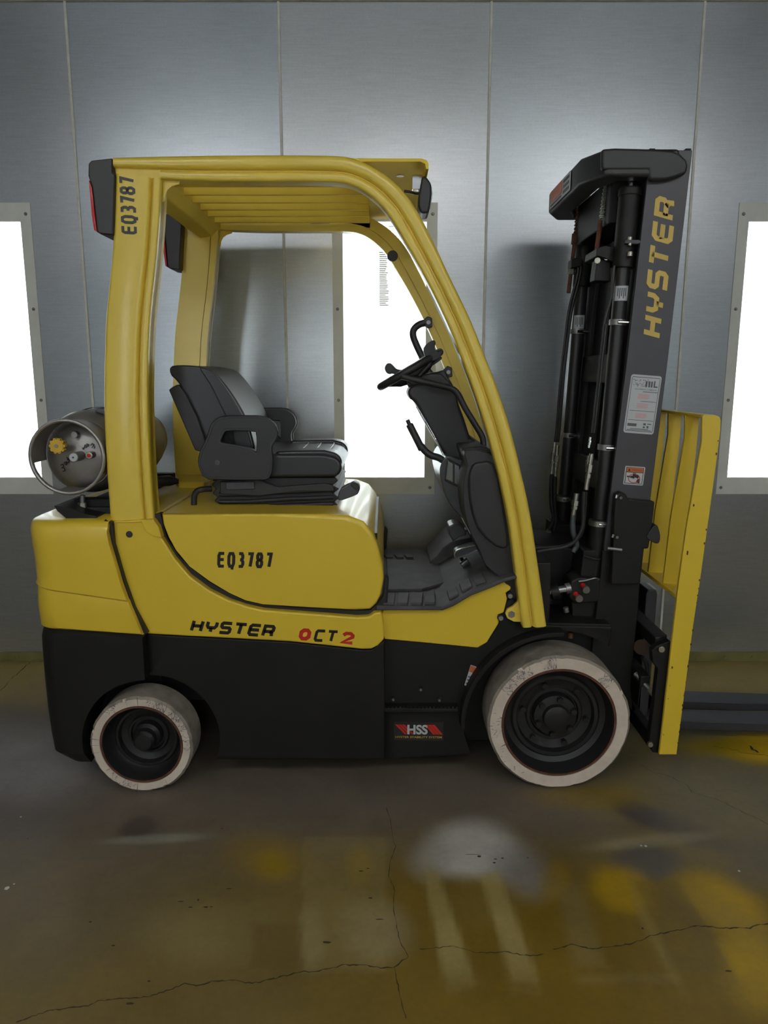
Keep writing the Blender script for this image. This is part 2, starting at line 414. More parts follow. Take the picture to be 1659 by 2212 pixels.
PLY = [  # polygon, soft px, colour, strength
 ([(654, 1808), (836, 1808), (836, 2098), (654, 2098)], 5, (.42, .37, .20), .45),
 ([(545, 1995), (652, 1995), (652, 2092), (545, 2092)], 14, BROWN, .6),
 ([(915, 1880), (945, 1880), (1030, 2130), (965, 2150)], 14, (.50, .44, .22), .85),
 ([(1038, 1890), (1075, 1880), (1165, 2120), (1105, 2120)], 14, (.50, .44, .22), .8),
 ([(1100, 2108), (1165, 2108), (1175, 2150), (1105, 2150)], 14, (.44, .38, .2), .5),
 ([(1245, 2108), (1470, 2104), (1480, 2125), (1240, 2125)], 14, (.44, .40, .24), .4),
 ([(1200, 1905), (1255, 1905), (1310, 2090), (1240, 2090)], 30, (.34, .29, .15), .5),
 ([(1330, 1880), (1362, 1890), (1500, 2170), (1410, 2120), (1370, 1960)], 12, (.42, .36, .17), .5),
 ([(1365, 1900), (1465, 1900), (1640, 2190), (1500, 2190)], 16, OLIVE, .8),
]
def smoothstep(a, b, x):
    t = max(0., min(1., (x - a) / (b - a))); return t * t * (3 - 2 * t)
def floor_col(x, y):
    px, py = project(Vector((x, y, 0)))
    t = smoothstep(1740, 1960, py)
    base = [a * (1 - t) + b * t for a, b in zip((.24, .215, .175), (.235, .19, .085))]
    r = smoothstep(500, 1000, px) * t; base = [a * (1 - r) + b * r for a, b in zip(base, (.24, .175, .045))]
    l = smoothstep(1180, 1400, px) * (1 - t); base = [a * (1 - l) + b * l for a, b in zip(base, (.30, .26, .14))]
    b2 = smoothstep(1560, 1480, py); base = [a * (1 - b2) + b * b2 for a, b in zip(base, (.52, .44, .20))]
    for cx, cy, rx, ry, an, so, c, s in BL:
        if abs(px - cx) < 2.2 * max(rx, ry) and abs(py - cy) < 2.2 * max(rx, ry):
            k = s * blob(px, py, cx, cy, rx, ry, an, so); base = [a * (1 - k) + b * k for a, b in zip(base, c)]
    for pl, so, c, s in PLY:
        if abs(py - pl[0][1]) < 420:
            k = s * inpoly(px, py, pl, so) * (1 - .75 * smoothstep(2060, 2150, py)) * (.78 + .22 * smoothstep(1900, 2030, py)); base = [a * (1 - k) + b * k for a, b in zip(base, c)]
    lu = sum(base) / 3; return [max(.01, lu + (q - lu) * 1.3) * k for q, k in zip(base, (1.08, 1.0, .97))]
def frange(a, b, s):
    n = max(1, round((b - a) / s)); return [a + (b - a) * i / n for i in range(n)]
fx = frange(RX0, -2.2, .2) + frange(-2.2, 1.7, .0125) + frange(1.7, RX1, .2) + [RX1]
fy = frange(RY0, -1.4, .15) + frange(-1.4, 1.15, .0125) + [1.15, 1.36]
bm = bmesh.new(); cl = bm.loops.layers.float_color.new('stain_and_reflection')
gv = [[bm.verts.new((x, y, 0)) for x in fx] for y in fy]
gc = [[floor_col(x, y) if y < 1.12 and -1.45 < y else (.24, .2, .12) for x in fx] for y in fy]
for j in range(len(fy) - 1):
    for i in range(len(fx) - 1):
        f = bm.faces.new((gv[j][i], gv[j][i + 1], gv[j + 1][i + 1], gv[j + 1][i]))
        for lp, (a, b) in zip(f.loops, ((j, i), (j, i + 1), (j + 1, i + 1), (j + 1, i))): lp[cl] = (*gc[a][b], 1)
fm = bpy.data.materials.new('stained concrete'); fm.use_nodes = True; nt = fm.node_tree; L = nt.links; b = nt.nodes['Principled BSDF']
at = nt.nodes.new('ShaderNodeVertexColor'); at.layer_name = 'stain_and_reflection'
tc = nt.nodes.new('ShaderNodeTexCoord')
n1 = nt.nodes.new('ShaderNodeTexNoise'); n1.inputs['Scale'].default_value = 5; n1.inputs['Detail'].default_value = 8; n1.inputs['Roughness'].default_value = .65
n2 = nt.nodes.new('ShaderNodeTexNoise'); n2.inputs['Scale'].default_value = 60; n2.inputs['Detail'].default_value = 4
for n in (n1, n2): L.new(tc.outputs['Object'], n.inputs['Vector'])
md = nt.nodes.new('ShaderNodeMath'); md.operation = 'MULTIPLY_ADD'; md.inputs[1].default_value = .25
L.new(n2.outputs[0], md.inputs[0]); L.new(n1.outputs[0], md.inputs[2])
mr = nt.nodes.new('ShaderNodeMapRange'); mr.inputs[1].default_value = .4; mr.inputs[2].default_value = .85; mr.inputs[3].default_value = .38; mr.inputs[4].default_value = .60
L.new(md.outputs[0], mr.inputs[0])
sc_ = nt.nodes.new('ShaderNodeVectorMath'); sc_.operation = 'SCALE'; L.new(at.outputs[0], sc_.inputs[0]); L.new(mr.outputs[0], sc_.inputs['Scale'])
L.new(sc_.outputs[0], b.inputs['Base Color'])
rr = nt.nodes.new('ShaderNodeMapRange'); rr.inputs[1].default_value = .3; rr.inputs[2].default_value = .7; rr.inputs[3].default_value = .42; rr.inputs[4].default_value = .6
L.new(n1.outputs[0], rr.inputs[0]); L.new(rr.outputs[0], b.inputs['Roughness']); b.inputs['Specular IOR Level'].default_value = .4
bp = nt.nodes.new('ShaderNodeBump'); bp.inputs['Strength'].default_value = .12; bp.inputs['Distance'].default_value = .003
L.new(n2.outputs[0], bp.inputs['Height']); L.new(bp.outputs[0], b.inputs['Normal'])
floor = fin('floor', bm, fm, smooth=False); floor['kind'] = 'structure'
def crack(pts, wd):
    q = []
    for (a, b) in zip(pts, pts[1:]):
        n = max(2, int(math.hypot(b[0] - a[0], b[1] - a[1]) / 7))
        for i in range(n):
            t = i / n; q.append((a[0] + (b[0] - a[0]) * t + random.uniform(-1.2, 1.2), a[1] + (b[1] - a[1]) * t + random.uniform(-1.6, 1.6)))
    q.append(pts[-1]); W_ = [PF(*p) for p in q]; bm = bmesh.new(); pr = None
    for i, p in enumerate(W_):
        d = (W_[min(i + 1, len(W_) - 1)] - W_[max(i - 1, 0)]).normalized(); n = Vector((-d.y, d.x, 0)) * wd * random.uniform(.25, 1.)
        a, b_ = bm.verts.new(p + n + Vector((0, 0, .0006))), bm.verts.new(p - n + Vector((0, 0, .0006)))
        if pr: bm.faces.new((pr[0], a, b_, pr[1]))
        pr = (a, b_)
    return fin('crack', bm, CONCD, floor, smooth=False)
crack([(35,2210),(100,2185),(150,2178),(190,2173),(210,2163),(250,2158),(325,2153),(360,2140),(400,2125),(425,2130),(465,2119),(510,2119),(545,2125),(590,2115),(650,2099),(690,2098),(740,2085),(785,2084),(830,2092),(852,2089),(882,2067)], .0022)
crack([(905,2050),(980,2045),(1030,2059),(1090,2056),(1110,2060),(1145,2065),(1175,2061)], .0018)
crack([(1195,2051),(1235,2041),(1280,2050),(1360,2040),(1385,2032),(1405,2021),(1455,2012),(1500,2001),(1555,2004),(1620,2006),(1635,1997),(1680,1994)], .0024)
crack([(835,1747),(842,1765),(847,1805),(855,1830),(842,1865),(840,1892),(852,1920),(850,1960),(862,2030),(882,2067)], .0012)
crack([(852,2090),(860,2130),(867,2165),(877,2200)], .0016)
crack([(1382,1650),(1410,1668),(1450,1678),(1478,1692),(1495,1710),(1560,1732),(1610,1757),(1659,1780)], .0011)
crack([(1540,1612),(1575,1618),(1610,1627),(1650,1632),(1700,1640)], .0012)
crack([(65, 1431), (30, 1462), (0, 1493), (-60, 1548)], .0025)
crack([(1620, 1612), (1626, 1618), (1638, 1626)], .006)
bm = bmesh.new()
for (x, y, l, w_) in ((1022,1846,.030,.0012),(1035,1850,.006,.006),(1070,1856,.005,.003),(1085,1854,.005,.003),(1068,1864,.006,.003),(1140,1853,.003,.002),(390,1948,.008,.002),(428,1944,.003,.004),(412,1960,.006,.002),(445,1960,.007,.003),
    (457,1959,.004,.002),(495,1920,.008,.002),(245,2043,.005,.003),(1573,2098,.008,.003),(705,2036,.012,.004),(780,1882,.007,.003),(795,1876,.005,.002),(800,1940,.007,.003),(195,1992,.004,.003),(322,2120,.004,.003),(280,2168,.010,.003),(820,1986,.012,.002),(1388,2006,.003,.004),(480,1790,.003,.002),(60,1812,.003,.002)):
    p = PF(x, y); bm.faces.new([bm.verts.new((p.x + l * math.cos(a) * random.uniform(.7, 1.2), p.y + w_ * math.sin(a) * random.uniform(.7, 1.3), .0006)) for a in (.2, 1.3, 2.3, 3.4, 4.3, 5.4)])
fin('pits', bm, CONCD, floor, smooth=False)['kind'] = 'stuff'
bm = bmesh.new()
for (x, y, r) in ((15,1919,.008),(1385,1827,.004),(1395,1828,.005),(1597,1882,.004),(45,1765,.003),(30,1910,.003)):
    p = PF(x, y); bm.faces.new([bm.verts.new((p.x + r * math.cos(a) * random.uniform(.6, 1.2), p.y + r * math.sin(a), .0007)) for a in (.2, 1.3, 2.6, 3.9, 5.2)])
fin('paint_flecks', bm, WHT, floor, smooth=False)['kind'] = 'stuff'
# ---- back wall: backing, panels, seam strips, lit fixtures
wall = box('wall_back', RX0, RX1, 1.34, 1.40, 0, RZ, GAL[0], bevel=0); wall['kind'] = 'structure'
ZB = P(50, 1409, YW).z
gx0, gx1 = P(740, 497, YW).x, P(922, 479, YW).x
gz1, gz0 = P(830, 479, YW).z, P(830, 1031, YW).z
fw = gx0 - P(717, 497, YW).x; fz = P(830, 438, YW).z - gz1; fzb = gz0 - P(830, 1067, YW).z
LC = (gx0 + gx1) / 2
def sheet_bm(x0, x1, z0, z1, hole=None, y0=YW, y1=YW + .008):
    if hole is None: return box_bm(((x0 + x1) / 2, (y0 + y1) / 2, (z0 + z1) / 2), (x1 - x0, y1 - y0, z1 - z0))
    a, b_, c, d = hole
    return prism_bm([(x0, z0), (x1, z0), (x1, z1), (x0, z1)], y0, y1, [[(a, c), (a, d), (b_, d), (b_, c)]])
lights_x = []
for i in range(-4, 5):
    a, b_ = XS0 + i * PW + .003, XS0 + (i + 1) * PW - .003
    hole = None
    if i % 2 == 0:
        c = XS0 + (i + .5) * PW; c = c + (LC - (XS0 + .5 * PW)); lights_x.append(c)
        hh = (gx1 - gx0) / 2 + .004; hole = (c - hh, c + hh, gz0 - .004, gz1 + .004)
    fin('wall_panel', sheet_bm(a, b_, .04, ZT - .002, hole), GAL[(i * 3 + 1) % 4], wall, smooth=False)
for i in range(-4, 6):
    x = XS0 + i * PW
    tag(box('trim_1', x - .006, x + .006, YW - .006, YW + .001, ZB, ZT, SEAM, wall, .002), kind='structure') if False else box('seam_strip', x - .0055, x + .0055, YW - .006, YW + .001, ZB, ZT, SEAM, wall, .002)
tr = box('trim_1', RX0, RX1, YW - .012, YW + .20, ZT, ZT + .03, SEAM, bevel=.003); tr['kind'] = 'structure'
cove = box('trim_2', RX0, RX1, YW + .02, YW + .1, ZT + .03, RZ, GAL[1], bevel=0); cove['kind'] = 'structure'
zb2 = P(50, 1431, YW - .004).z
bb = box('baseboard_back', RX0, RX1, YW - .008, YW, max(.012, zb2), ZB + .004, BASEM, bevel=.001); bb['kind'] = 'structure'
for i in range(60):
    x = RX0 + .1 + i * .13
    if x < RX1: cyl('bolt', (x, YW - .013, ZB - .022), (x, YW - .007, ZB - .022), .007, BASEM, bb, 8)
kick = box('trim_3', RX0, RX1, YW - .002, YW + .1, 0, max(.012, zb2), BASEM, bevel=0); kick['kind'] = 'structure'
def fixture(cx, y, s, TM, label, name='wall_light'):
    """s=+1: mounted on the back wall (opening looks to -Y); s=-1: on the front wall."""
    root = empty(name, (cx, y, gz0 - fzb), label, 'light fixture', 'tall wall light fixtures')
    hw = (gx1 - gx0) / 2; Y = lambda d: y + s * d
    o4 = [(cx - hw - fw, gz0 - fzb), (cx + hw + fw, gz0 - fzb), (cx + hw + fw, gz1 + fz), (cx - hw - fw, gz1 + fz)]
    i4 = [(cx - hw, gz0), (cx - hw, gz1), (cx + hw, gz1), (cx + hw, gz0)]
    fin('frame', prism_bm(o4, Y(-.0005), Y(-.004), [i4]), GALVF, root, smooth=False)
    bm = bmesh.new(); e = .012; x0, x1, z0, z1 = cx - hw - e + .008, cx + hw + e - .008, gz0 - e + .008, gz1 + e - .008
    for c, sz in (((cx, Y(.13), (z0 + z1) / 2), (x1 - x0, .004, z1 - z0)), ((x0, Y(.07), (z0 + z1) / 2), (.003, .12, z1 - z0)), ((x1, Y(.07), (z0 + z1) / 2), (.003, .12, z1 - z0)),
                  ((cx, Y(.07), z0), (x1 - x0, .12, .003)), ((cx, Y(.07), z1), (x1 - x0, .12, .003))): box_bm(c, sz, bm)
    fin('housing', bm, REFL, root, smooth=False)
    for k in range(4):
        x = cx + (k - 1.5) * hw * .5
        cyl('tube', (x, Y(.075), gz0 + .012), (x, Y(.075), gz1 - .012), .016, TM, root, 12)
    box('pane', cx - hw + .002, cx + hw - .002, min(Y(.004), Y(.008)), max(Y(.004), Y(.008)), gz0 + .001, gz1 - .001, GLASS, root, 0)
    for zz in [gz1 + fz * .4] + [gz1 + fz * .4 - k * (gz1 - gz0 + fz) / 3 for k in (1, 2, 3)]:
        for sx in (-1, 1):
            x = cx + sx * (hw + fw * .55)
            fin('screw', lathe_bm([(0, Y(-.009)), (.004, Y(-.009)), (.007, Y(-.006)), (.007, Y(-.003))], x, zz, 10), STEEL, root)
    return root
names = {0: 'tall lit wall light behind the forklift cab, its tubes glaring white', -1: 'tall lit wall light partly hidden behind the gas cylinder',
         1: 'tall lit wall light beyond the yellow load backrest', 2: 'lit wall light further along the wall past the fork tips', -2: 'lit wall light further along the wall behind the rear of the forklift'}
for c in lights_x:
    k = round((c - LC) / (2 * PW))
    if k in names: fixture(c, YW, 1, TUBE_B, names[k])
# notice stuck to the middle pane
nz1, nz0 = P(830, 540, YW).z, P(830, 668, YW).z; nx0, nx1 = P(819, 600, YW).x, P(841, 600, YW).x
TRL = bpy.data.materials.new('translucent paper'); TRL.use_nodes = True; nt = TRL.node_tree
for n in list(nt.nodes): nt.nodes.remove(n)
o_ = nt.nodes.new('ShaderNodeOutputMaterial'); t_ = nt.nodes.new('ShaderNodeBsdfTranslucent'); t2 = nt.nodes.new('ShaderNodeBsdfTransparent'); mx_ = nt.nodes.new('ShaderNodeMixShader')
t_.inputs[0].default_value = (.9, .88, .86, 1); mx_.inputs[0].default_value = .5
nt.links.new(t_.outputs[0], mx_.inputs[1]); nt.links.new(t2.outputs[0], mx_.inputs[2]); nt.links.new(mx_.outputs[0], o_.inputs[0])
no = box('notice', nx0, nx1, YW + .0022, YW + .003, nz0, nz1, TRL, bevel=0)
tag(no, 'small pale printed notice stuck on the middle lit pane', 'notice')
bm = bmesh.new(); z = nz1 - .01
while z > nz0 + .01:
    l = random.uniform(.6, .95) * (nx1 - nx0); box_bm((nx0 + l / 2 + .001, YW + .0018, z), (l, .0004, .0035), bm); z -= .0085
fin('print', bm, WHT, no, smooth=False)
TUBE_T2 = lamp_mat('lit diffuser dimmer', (1.0, .95, .90), E_TOP * .45)
# ---- the rest of the booth, behind and beside the camera
for nm, x0, x1 in (('wall_left', RX0 - .06, RX0), ('wall_right', RX1, RX1 + .06)):
    o = box(nm, x0, x1, RY0, 1.40, 0, RZ, GAL[2], bevel=0); o['kind'] = 'structure'
o = box('wall_front', RX0, RX1, RY0 - .06, RY0, 0, RZ, GAL[2], bevel=0); o['kind'] = 'structure'
o = box('ceiling', RX0, RX1, RY0, 1.40, RZ, RZ + .05, GAL[0], bevel=0); o['kind'] = 'structure'
def ceiling_lamp(x, y, z, ln, wd, M, tilt, lab, grp):
    r = empty('ceiling_light', (x, y, z), lab, 'light fixture', grp)
    R = Matrix.Rotation(tilt, 3, 'X')
    fin('housing', box_bm((x, y, z), (ln + .06, wd + .06, .05), rot=R), GALVF, r, smooth=False)
    n = R @ Vector((0, 0, -1))
    fin('diffuser', box_bm(Vector((x, y, z)) + n * .028, (ln, wd, .006), rot=R), M, r, smooth=False)
for i, l_ in ((-1.5, 'opposite the gas cylinder'), (0.5, 'opposite the cab'), (2.5, 'opposite the mast')):
    fixture(XS0 + (i) * PW, RY0 + .14, -1, TUBE_F, 'tall lit wall light on the wall behind the camera, ' + l_)
for x_, l_ in ((-2.47, 'first'), (1.74, 'second')):
    ceiling_lamp(x_, RY0 + .32, 3.48, 1.45, .50, TUBE_T, math.radians(-45), 'slanted bright lamp high behind the camera, above the ' + ('gas cylinder end' if x_ < 0 else 'mast end'), 'slanted lamps behind the camera')
ceiling_lamp(-.37, RY0 + .32, 3.48, 1.3, .50, TUBE_T2, math.radians(-45), 'slanted dimmer lamp high behind the camera, between the two bright ones', 'slanted lamps behind the camera')
for i, l_ in ((-2, 'gas cylinder'), (0, 'cab'), (2, 'mast')):
    ceiling_lamp(XS0 + (i + .5) * PW, -.9, RZ - .04, 1.2, .35, TUBE_R, 0, 'flat lamp on the booth ceiling, level with the ' + l_, 'flat ceiling lamps')
# ================================================================== FORKLIFT
fk = empty('forklift', (-.65, YM, 0), 'yellow and black lift truck with open cab and white tyres before the metal wall', 'forklift')
def part(name, label=None):     # an Empty that groups sub-parts is never needed: the first mesh is the part itself
    pass
GY = .04                                     # near face of the overhead guard
# ---- wheels
def wheel(pxc, r, rin, y0, width, s, name_lab, hub):
    """s=+1 near side (face at y0 looking to -Y); s=-1 far side."""
    c = P(pxc, 0, y0); cx, cz = c.x, r
    n = 96; jit = {}
    for j in (2, 3, 4): jit[j] = [0.0] * n
    rnd = random.Random(int(r * 1e4) + s)
    jj = [rnd.uniform(-.0012, .0008) for _ in range(n)]
    for k in rnd.sample(range(n), 14): jj[k] -= .0025
    for j in (2, 3): jit[j] = jj
    Y = lambda d: y0 + s * d
    t = fin('tyre', lathe_bm([(rin, Y(.02)), (rin + .002, Y(.001)), (r - .008, Y(.0)), (r, Y(.008)), (r, Y(width - .01)), (r - .008, Y(width)), (rin, Y(width)), (rin, Y(.02))], cx, cz, n, jitter={2: [q * .6 for q in jj], 3: jj}),
            [TYRE, TREAD], fk)
    for f in t.data.polygons:
        rr = math.hypot(f.center.x, f.center.z)
        if rr > r - .006: f.material_index = 1
    rust = fin('rim_edge', lathe_bm([(rin + .0005, Y(.004)), (rin, Y(.002)), (rin - .006, Y(.002)), (rin - .008, Y(.014))], cx, cz, 80), RUST, t)
    q = rin
    prof = [(q - .007, Y(.004)), (q - .012, Y(.03)), (q - .02, Y(.055)), (q * .80, Y(.062)), (q * .76, Y(.055)), (q * .70, Y(.055)), (q * .67, Y(.075)), (q * .52, Y(.082)), (q * .49, Y(.074)), (q * .44, Y(.074)), (q * .42, Y(.085)), (0.0, Y(.085))]
    rim = fin('rim', lathe_bm(prof, cx, cz, 80), BLKG, t)
    if hub == 'drive':
        fin('hub', lathe_bm([(q * .40, Y(.085)), (q * .38, Y(.055)), (q * .24, Y(.05)), (q * .22, Y(.035)), (q * .14, Y(.03)), (0, Y(.03))], cx, cz, 40), BLKG, t)
        for k in range(6):
            a = math.radians(20 + 60 * k); x, z = cx + q * .33 * math.cos(a), cz + q * .33 * math.sin(a)
            cyl('wheel_nut', (x, Y(.055), z), (x, Y(.035), z), .0105, BLKG, t, 6)
        for k in range(6):
            a = math.radians(50 + 60 * k); x, z = cx + q * .58 * math.cos(a), cz + q * .58 * math.sin(a)
            cyl('wheel_nut', (x, Y(.082), z), (x, Y(.06), z), .010, BLKG, t, 6)
    else:
        fin('hub', lathe_bm([(q * .36, Y(.085)), (q * .34, Y(.06)), (q * .27, Y(.05)), (q * .26, Y(.028)), (q * .20, Y(.018)), (0, Y(.016))], cx, cz, 40), BLKG, t)
    return t, cx
_, FWX = wheel(1208, .2325, .186, 0.0, .155, 1, '', 'drive') if False else (None, P(1208, 1562, 0).x)
def wheel_at(X0, *a):
    global P
    oldP = P; P = lambda *q: Vector((X0, 0, 0))
    try: return wheel(0, *a)
    finally: P = oldP
RWX = P(305, 1611.5, -.02).x
wheel_at(FWX, .2325, .186, 0.0, .155, 1, '', 'drive'); wheel_at(RWX, .1670, .1335, -.02, .12, 1, '', 'steer')
wheel_at(FWX, .2325, .186, 2 * YM, .155, -1, '', 'drive'); wheel_at(RWX, .1670, .1335, 2 * YM + .02, .12, -1, '', 'steer')
cyl('axle', (FWX, .09, .2325), (FWX, mir(.09), .2325), .07, BLK, fk, 24)
cyl('axle', (RWX, .07, .167), (RWX, mir(.07), .167), .04, BLK, fk, 24)

# ---- counterweight
def loft(name, secs, m, parent, bevel=0, label=None, ang=40):
    """secs: list of (z, x0(rear), x1(front), y0, y1, r): rounded rear corners."""
    bm = bmesh.new(); rings = []
    for q_ in secs:
        z, x0, x1, y0, y1, r = q_[:6]; kz = q_[6] if len(q_) > 6 else 0
        pts = []
        for k in range(9):
            a = math.radians(270 - 90 * k / 8); pts.append((x0 + r + r * math.cos(a), y0 + r + r * math.sin(a)))
        for k in range(9):
            a = math.radians(180 - 90 * k / 8); pts.append((x0 + r + r * math.cos(a), y1 - r + r * math.sin(a)))
        pts += [(x1, y1), (x1, y0)]
        rings.append([bm.verts.new((x, y, z + kz * (x1 - x))) for x, y in pts])
    for A, B in zip(rings, rings[1:]):
        n = len(A)
        for k in range(n): bm.faces.new((A[k], A[(k + 1) % n], B[(k + 1) % n], B[k]))
    bm.faces.new(rings[0]); bm.faces.new(rings[-1][::-1])
    return fin(name, bm, m, parent, label, ang=ang)
CY0, CY1 = -.012, .912
def cs(py, pxl, pxr, r=.09, dy=0, k=0):
    a = P(pxl, py, CY0 + .08); b_ = P(pxr, py, CY0); return (b_.z, a.x, b_.x, CY0 + dy, CY1 - dy, r, k)
cw = loft('counterweight', [cs(1374, 96, 307, .07, .010, .075), cs(1370, 93, 305, .09, .002, .075), cs(1340, 89, 293, .09, 0, .08), cs(1312, 88, 281, .09, 0, .12), cs(1301, 89, 277, .09, .003, .15), cs(1296, 86, 274, .09, -.005, .15), cs(1260, 86, 261, .09, -.004),
     cs(1205, 80, 245, .09, -.004), cs(1175, 72, 236, .1, -.004), cs(1150, 68, 231, .1, -.002), cs(1138, 68, 231.5, .1, .004), cs(1131, 70, 230, .1, .012), cs(1127, 78, 230, .1, .028), cs(1124, 92, 230, .1, .05)], YEL, fk, label='yellow painted upper half of the counterweight')
cz1 = P(0, 1120, CY0).z
lo = [(0.088, P(130, 1640, .05).x + .03, P(316, 1500, CY0).x, CY0 + .03, CY1 - .03, .06)]
for py, xl in ((1630, 121), (1600, 115), (1540, 106), (1470, 99), (1409, 94), (1385, 93), (1370, 96)):
    lo.append((P(0, py + (10 if py < 1400 else 0), CY0).z, P(xl, py, .05).x, P(314, 1500, CY0).x, CY0 + .004, CY1 - .004, .07, .06 if py < 1400 else 0))
lo.append((P(0, 1375, CY0).z, P(100, 1362, .05).x, P(312, 1400, CY0).x, CY0 + .016, CY1 - .016, .07, .07))
cwl = loft('lower_counterweight', lo, BLK, fk)
AR, ARZ = .220, .166
def cut_cyl(X0, Z0, r, y0, y1, n=64): return fin('cutter', cyl_bm((X0, y0, Z0), (X0, y1, Z0), r, n), None)
cut = [cut_cyl(RWX + .024, ARZ, AR, -.2, .16), cut_cyl(RWX + .024, ARZ, AR, mir(.16), mir(-.2))]
boolcut(cwl, cut)
# recess on top where the cylinder rests, rear lamps on the back, crease
cradle = pp('cylinder_cradle', [(142,1082),(150,1094),(172,1112),(205,1118),(232,1119),(232,1104),(200,1098),(175,1086)], .03, .22, BLK, fk, .002, Yref=.12)
box('cradle_plate', P(165, 1080, .15).x, P(262, 1080, .15).x, .10, .80, cz1 - .012, cz1 + .015, BLK, fk, .003)
for yy in (.14, .76):
    o = box('cradle_arm', P(165, 1085, .14).x, P(262, 1085, .14).x, yy - .02, yy + .02, cz1 + .01, cz1 + .04, BLK, fk, .004)
cyl('clamp_screw', (P(178, 1100, .1).x, .10, cz1 + .01), (P(178, 1066, .1).x, .10, cz1 + .055), .008, STEEL, fk, 10)
cyl('clamp_nut', (P(178, 1100, .1).x, .10, cz1 + .012), (P(178, 1100, .1).x, .10, cz1 + .03), .014, ZINC, fk, 6)
for y0 in (.04, .60):
    o = box('reflector', P(88, 1320, .05).x - .012, P(88, 1320, .05).x + .02, y0 + .02, y0 + .24, P(0, 1328, .05).z, P(0, 1290, .05).z, CHR, fk, .006)
pinx = P(255, 0, .1).x

# ---- yellow side body, both sides
side_out = [(238,1127),(331,1121),(336,1128),(347,1158),(376,1204.6),(409,1244),(452,1275.7),(495.7,1297.4),(530.5,1309),(568,1317.7),(640,1323.5),(770.6,1333.6),(796.7,1332),(808,1324),
            (824,1322),(829,1352),(830,1381),(817,1395),(802.5,1402.5),(782,1403),(626,1386.5),(380,1373.5),(317,1370),(286,1316),(265,1259),(250,1210.7),(241,1174.5)]
side_x = X(side_out, .03)
for a, b_ in ((.008, .028), (mir(.028), mir(.008))): prism('joint_shade_strip', X([(226,1123),(242,1128),(246,1175),(256,1210),(270,1258),(290,1314),(319,1368),(300,1368),(274,1316),(252,1259),(236,1210),(228,1175)], .01), a, b_, RUB, fk, .0)  # black strip that imitates the shade inside the joint gap
for s, (a, b_) in ((0, (.03, .10)), (1, (mir(.10), mir(.03)))):
    prism('side_panel', side_x, a, b_, YEL, fk, .007, 3)
step_out = [(829,1314),(960,1313),(1018.5,1278),(1057,1264),(1088,1253),(1093,1262),(1104,1268),(1103,1274),(1093,1281),(1096,1293.5),(1088,1324),(1076,1328),(1078,1346),(1052,1388),(1032,1400),(930,1390),(829,1381),(815,1350)]
step_x = X(step_out, .075)
for a, b_ in ((.075, .13), (mir(.13), mir(.075))): prism('step_panel', step_x, a, b_, YEL, fk, .004, 2)
# dark seal between hood and side body
seal = [(347,1108),(360,1160),(390,1205),(450,1255),(530,1298),(640,1312),(800,1318),(826,1290),(832,1240),(840,1250),(836,1300),(818,1330),(790,1345),(640,1335),(530,1320),(450,1288),(375,1225),(340,1165),(326,1112)]
pp('seal', seal, .055, .085, RUB, fk, .004)
prism('seal', X(seal, .055), mir(.085), mir(.055), RUB, fk, .004)
box('engine_bay_cover', P(340, 1200, .1).x, P(815, 1200, .1).x, .085, mir(.085), P(0, 1370, .1).z, P(0, 1112, .03).z - .07, BLK, fk, .0)

# ---- hood
hood = [(349,1110),(560,1110),(700,1111),(752,1114),(785,1127),(806,1152),(818,1185),(826,1218),(829,1250),(824,1283),(813,1304.7),(799.6,1316.5),(770.6,1318),(669,1313),(568,1306),(530.5,1297.4),(495.7,1281.5),(452,1255.5),(409,1223.7),(380,1189),(364.6,1161),(352,1130)]
hx = X(hood, .035); bm = prism_bm(hx, .035, mir(.035)); zt = max(z for _, z in hx)
bw = bm.edges.layers.float.new('bevel_weight_edge')
xf = P(829, 1250, .035).x
for e in bm.edges:
    a, b_ = e.verts; cap = abs(a.co.y - b_.co.y) < 1e-6; mx_ = (a.co + b_.co) / 2
    if cap:
        t = smoothstep(P(0, 1300, .035).z, P(0, 1180, .035).z, mx_.z); fr = smoothstep(P(640, 1200, .035).x, P(800, 1200, .035).x, mx_.x)
        top = 1. if mx_.z > zt - .03 else 0
        e[bw] = max(.08, min(1, .35 * top + fr * .9 * max(t, .5)))
HOOD = fin('hood', bm, YEL, fk, bevel=.065, seg=6, weight=True, ang=40)
# decal number plate letters
DY = .035
lettering('number_lettering', 'EQ3787', (469,1226), (588,1227.5), (470,1192), DY, INK, HOOD, sw=.19, gap=.13)
# rear deck
dk = [(331,1064),(362,1106),(352,1112),(338,1112),(300,1118),(232,1122),(232,1104),(300,1085)]
zd = P(361, 1106, .05).z
def top_poly(name, pts, z, th, m, parent, bevel=.004, seg=2, label=None):
    """horizontal plate whose top outline is given in pixels on the plane z."""
    q = [PF(x, y, z) for x, y in pts]; bm = bmesh.new()
    A = [bm.verts.new((p.x, p.y, z)) for p in q]; B = [bm.verts.new((p.x, p.y, z - th)) for p in q]
    bm.faces.new(A); bm.faces.new(B[::-1]); n = len(A)
    for i in range(n): bm.faces.new((A[i], B[i], B[(i + 1) % n], A[(i + 1) % n]))
    return fin(name, bm, m, parent, label, bevel, seg)
box('rear_deck', P(232, 1124, .05).x, P(347, 1109, .05).x - .004, .06, mir(.06), zd - .10, zd - .004, YEL, fk, .012, 3)
top_poly('vent_pad', [(379,1034),(381,1024),(392,1019),(445,1020),(456,1030),(451,1038),(440,1041),(385,1040)], zd + .02, .03, YEL, fk, .006)
kb = PF(411, 1022, zd + .02)
cyl('deck_knob', kb, kb + Vector((0, 0, .018)), .022, YEL, fk, 16, .003); cyl('deck_knob', kb + Vector((0, 0, .018)), kb + Vector((0, 0, .036)), .017, PLA, fk, 12, .002)
hp = PF(347, 1041, zd + .03)
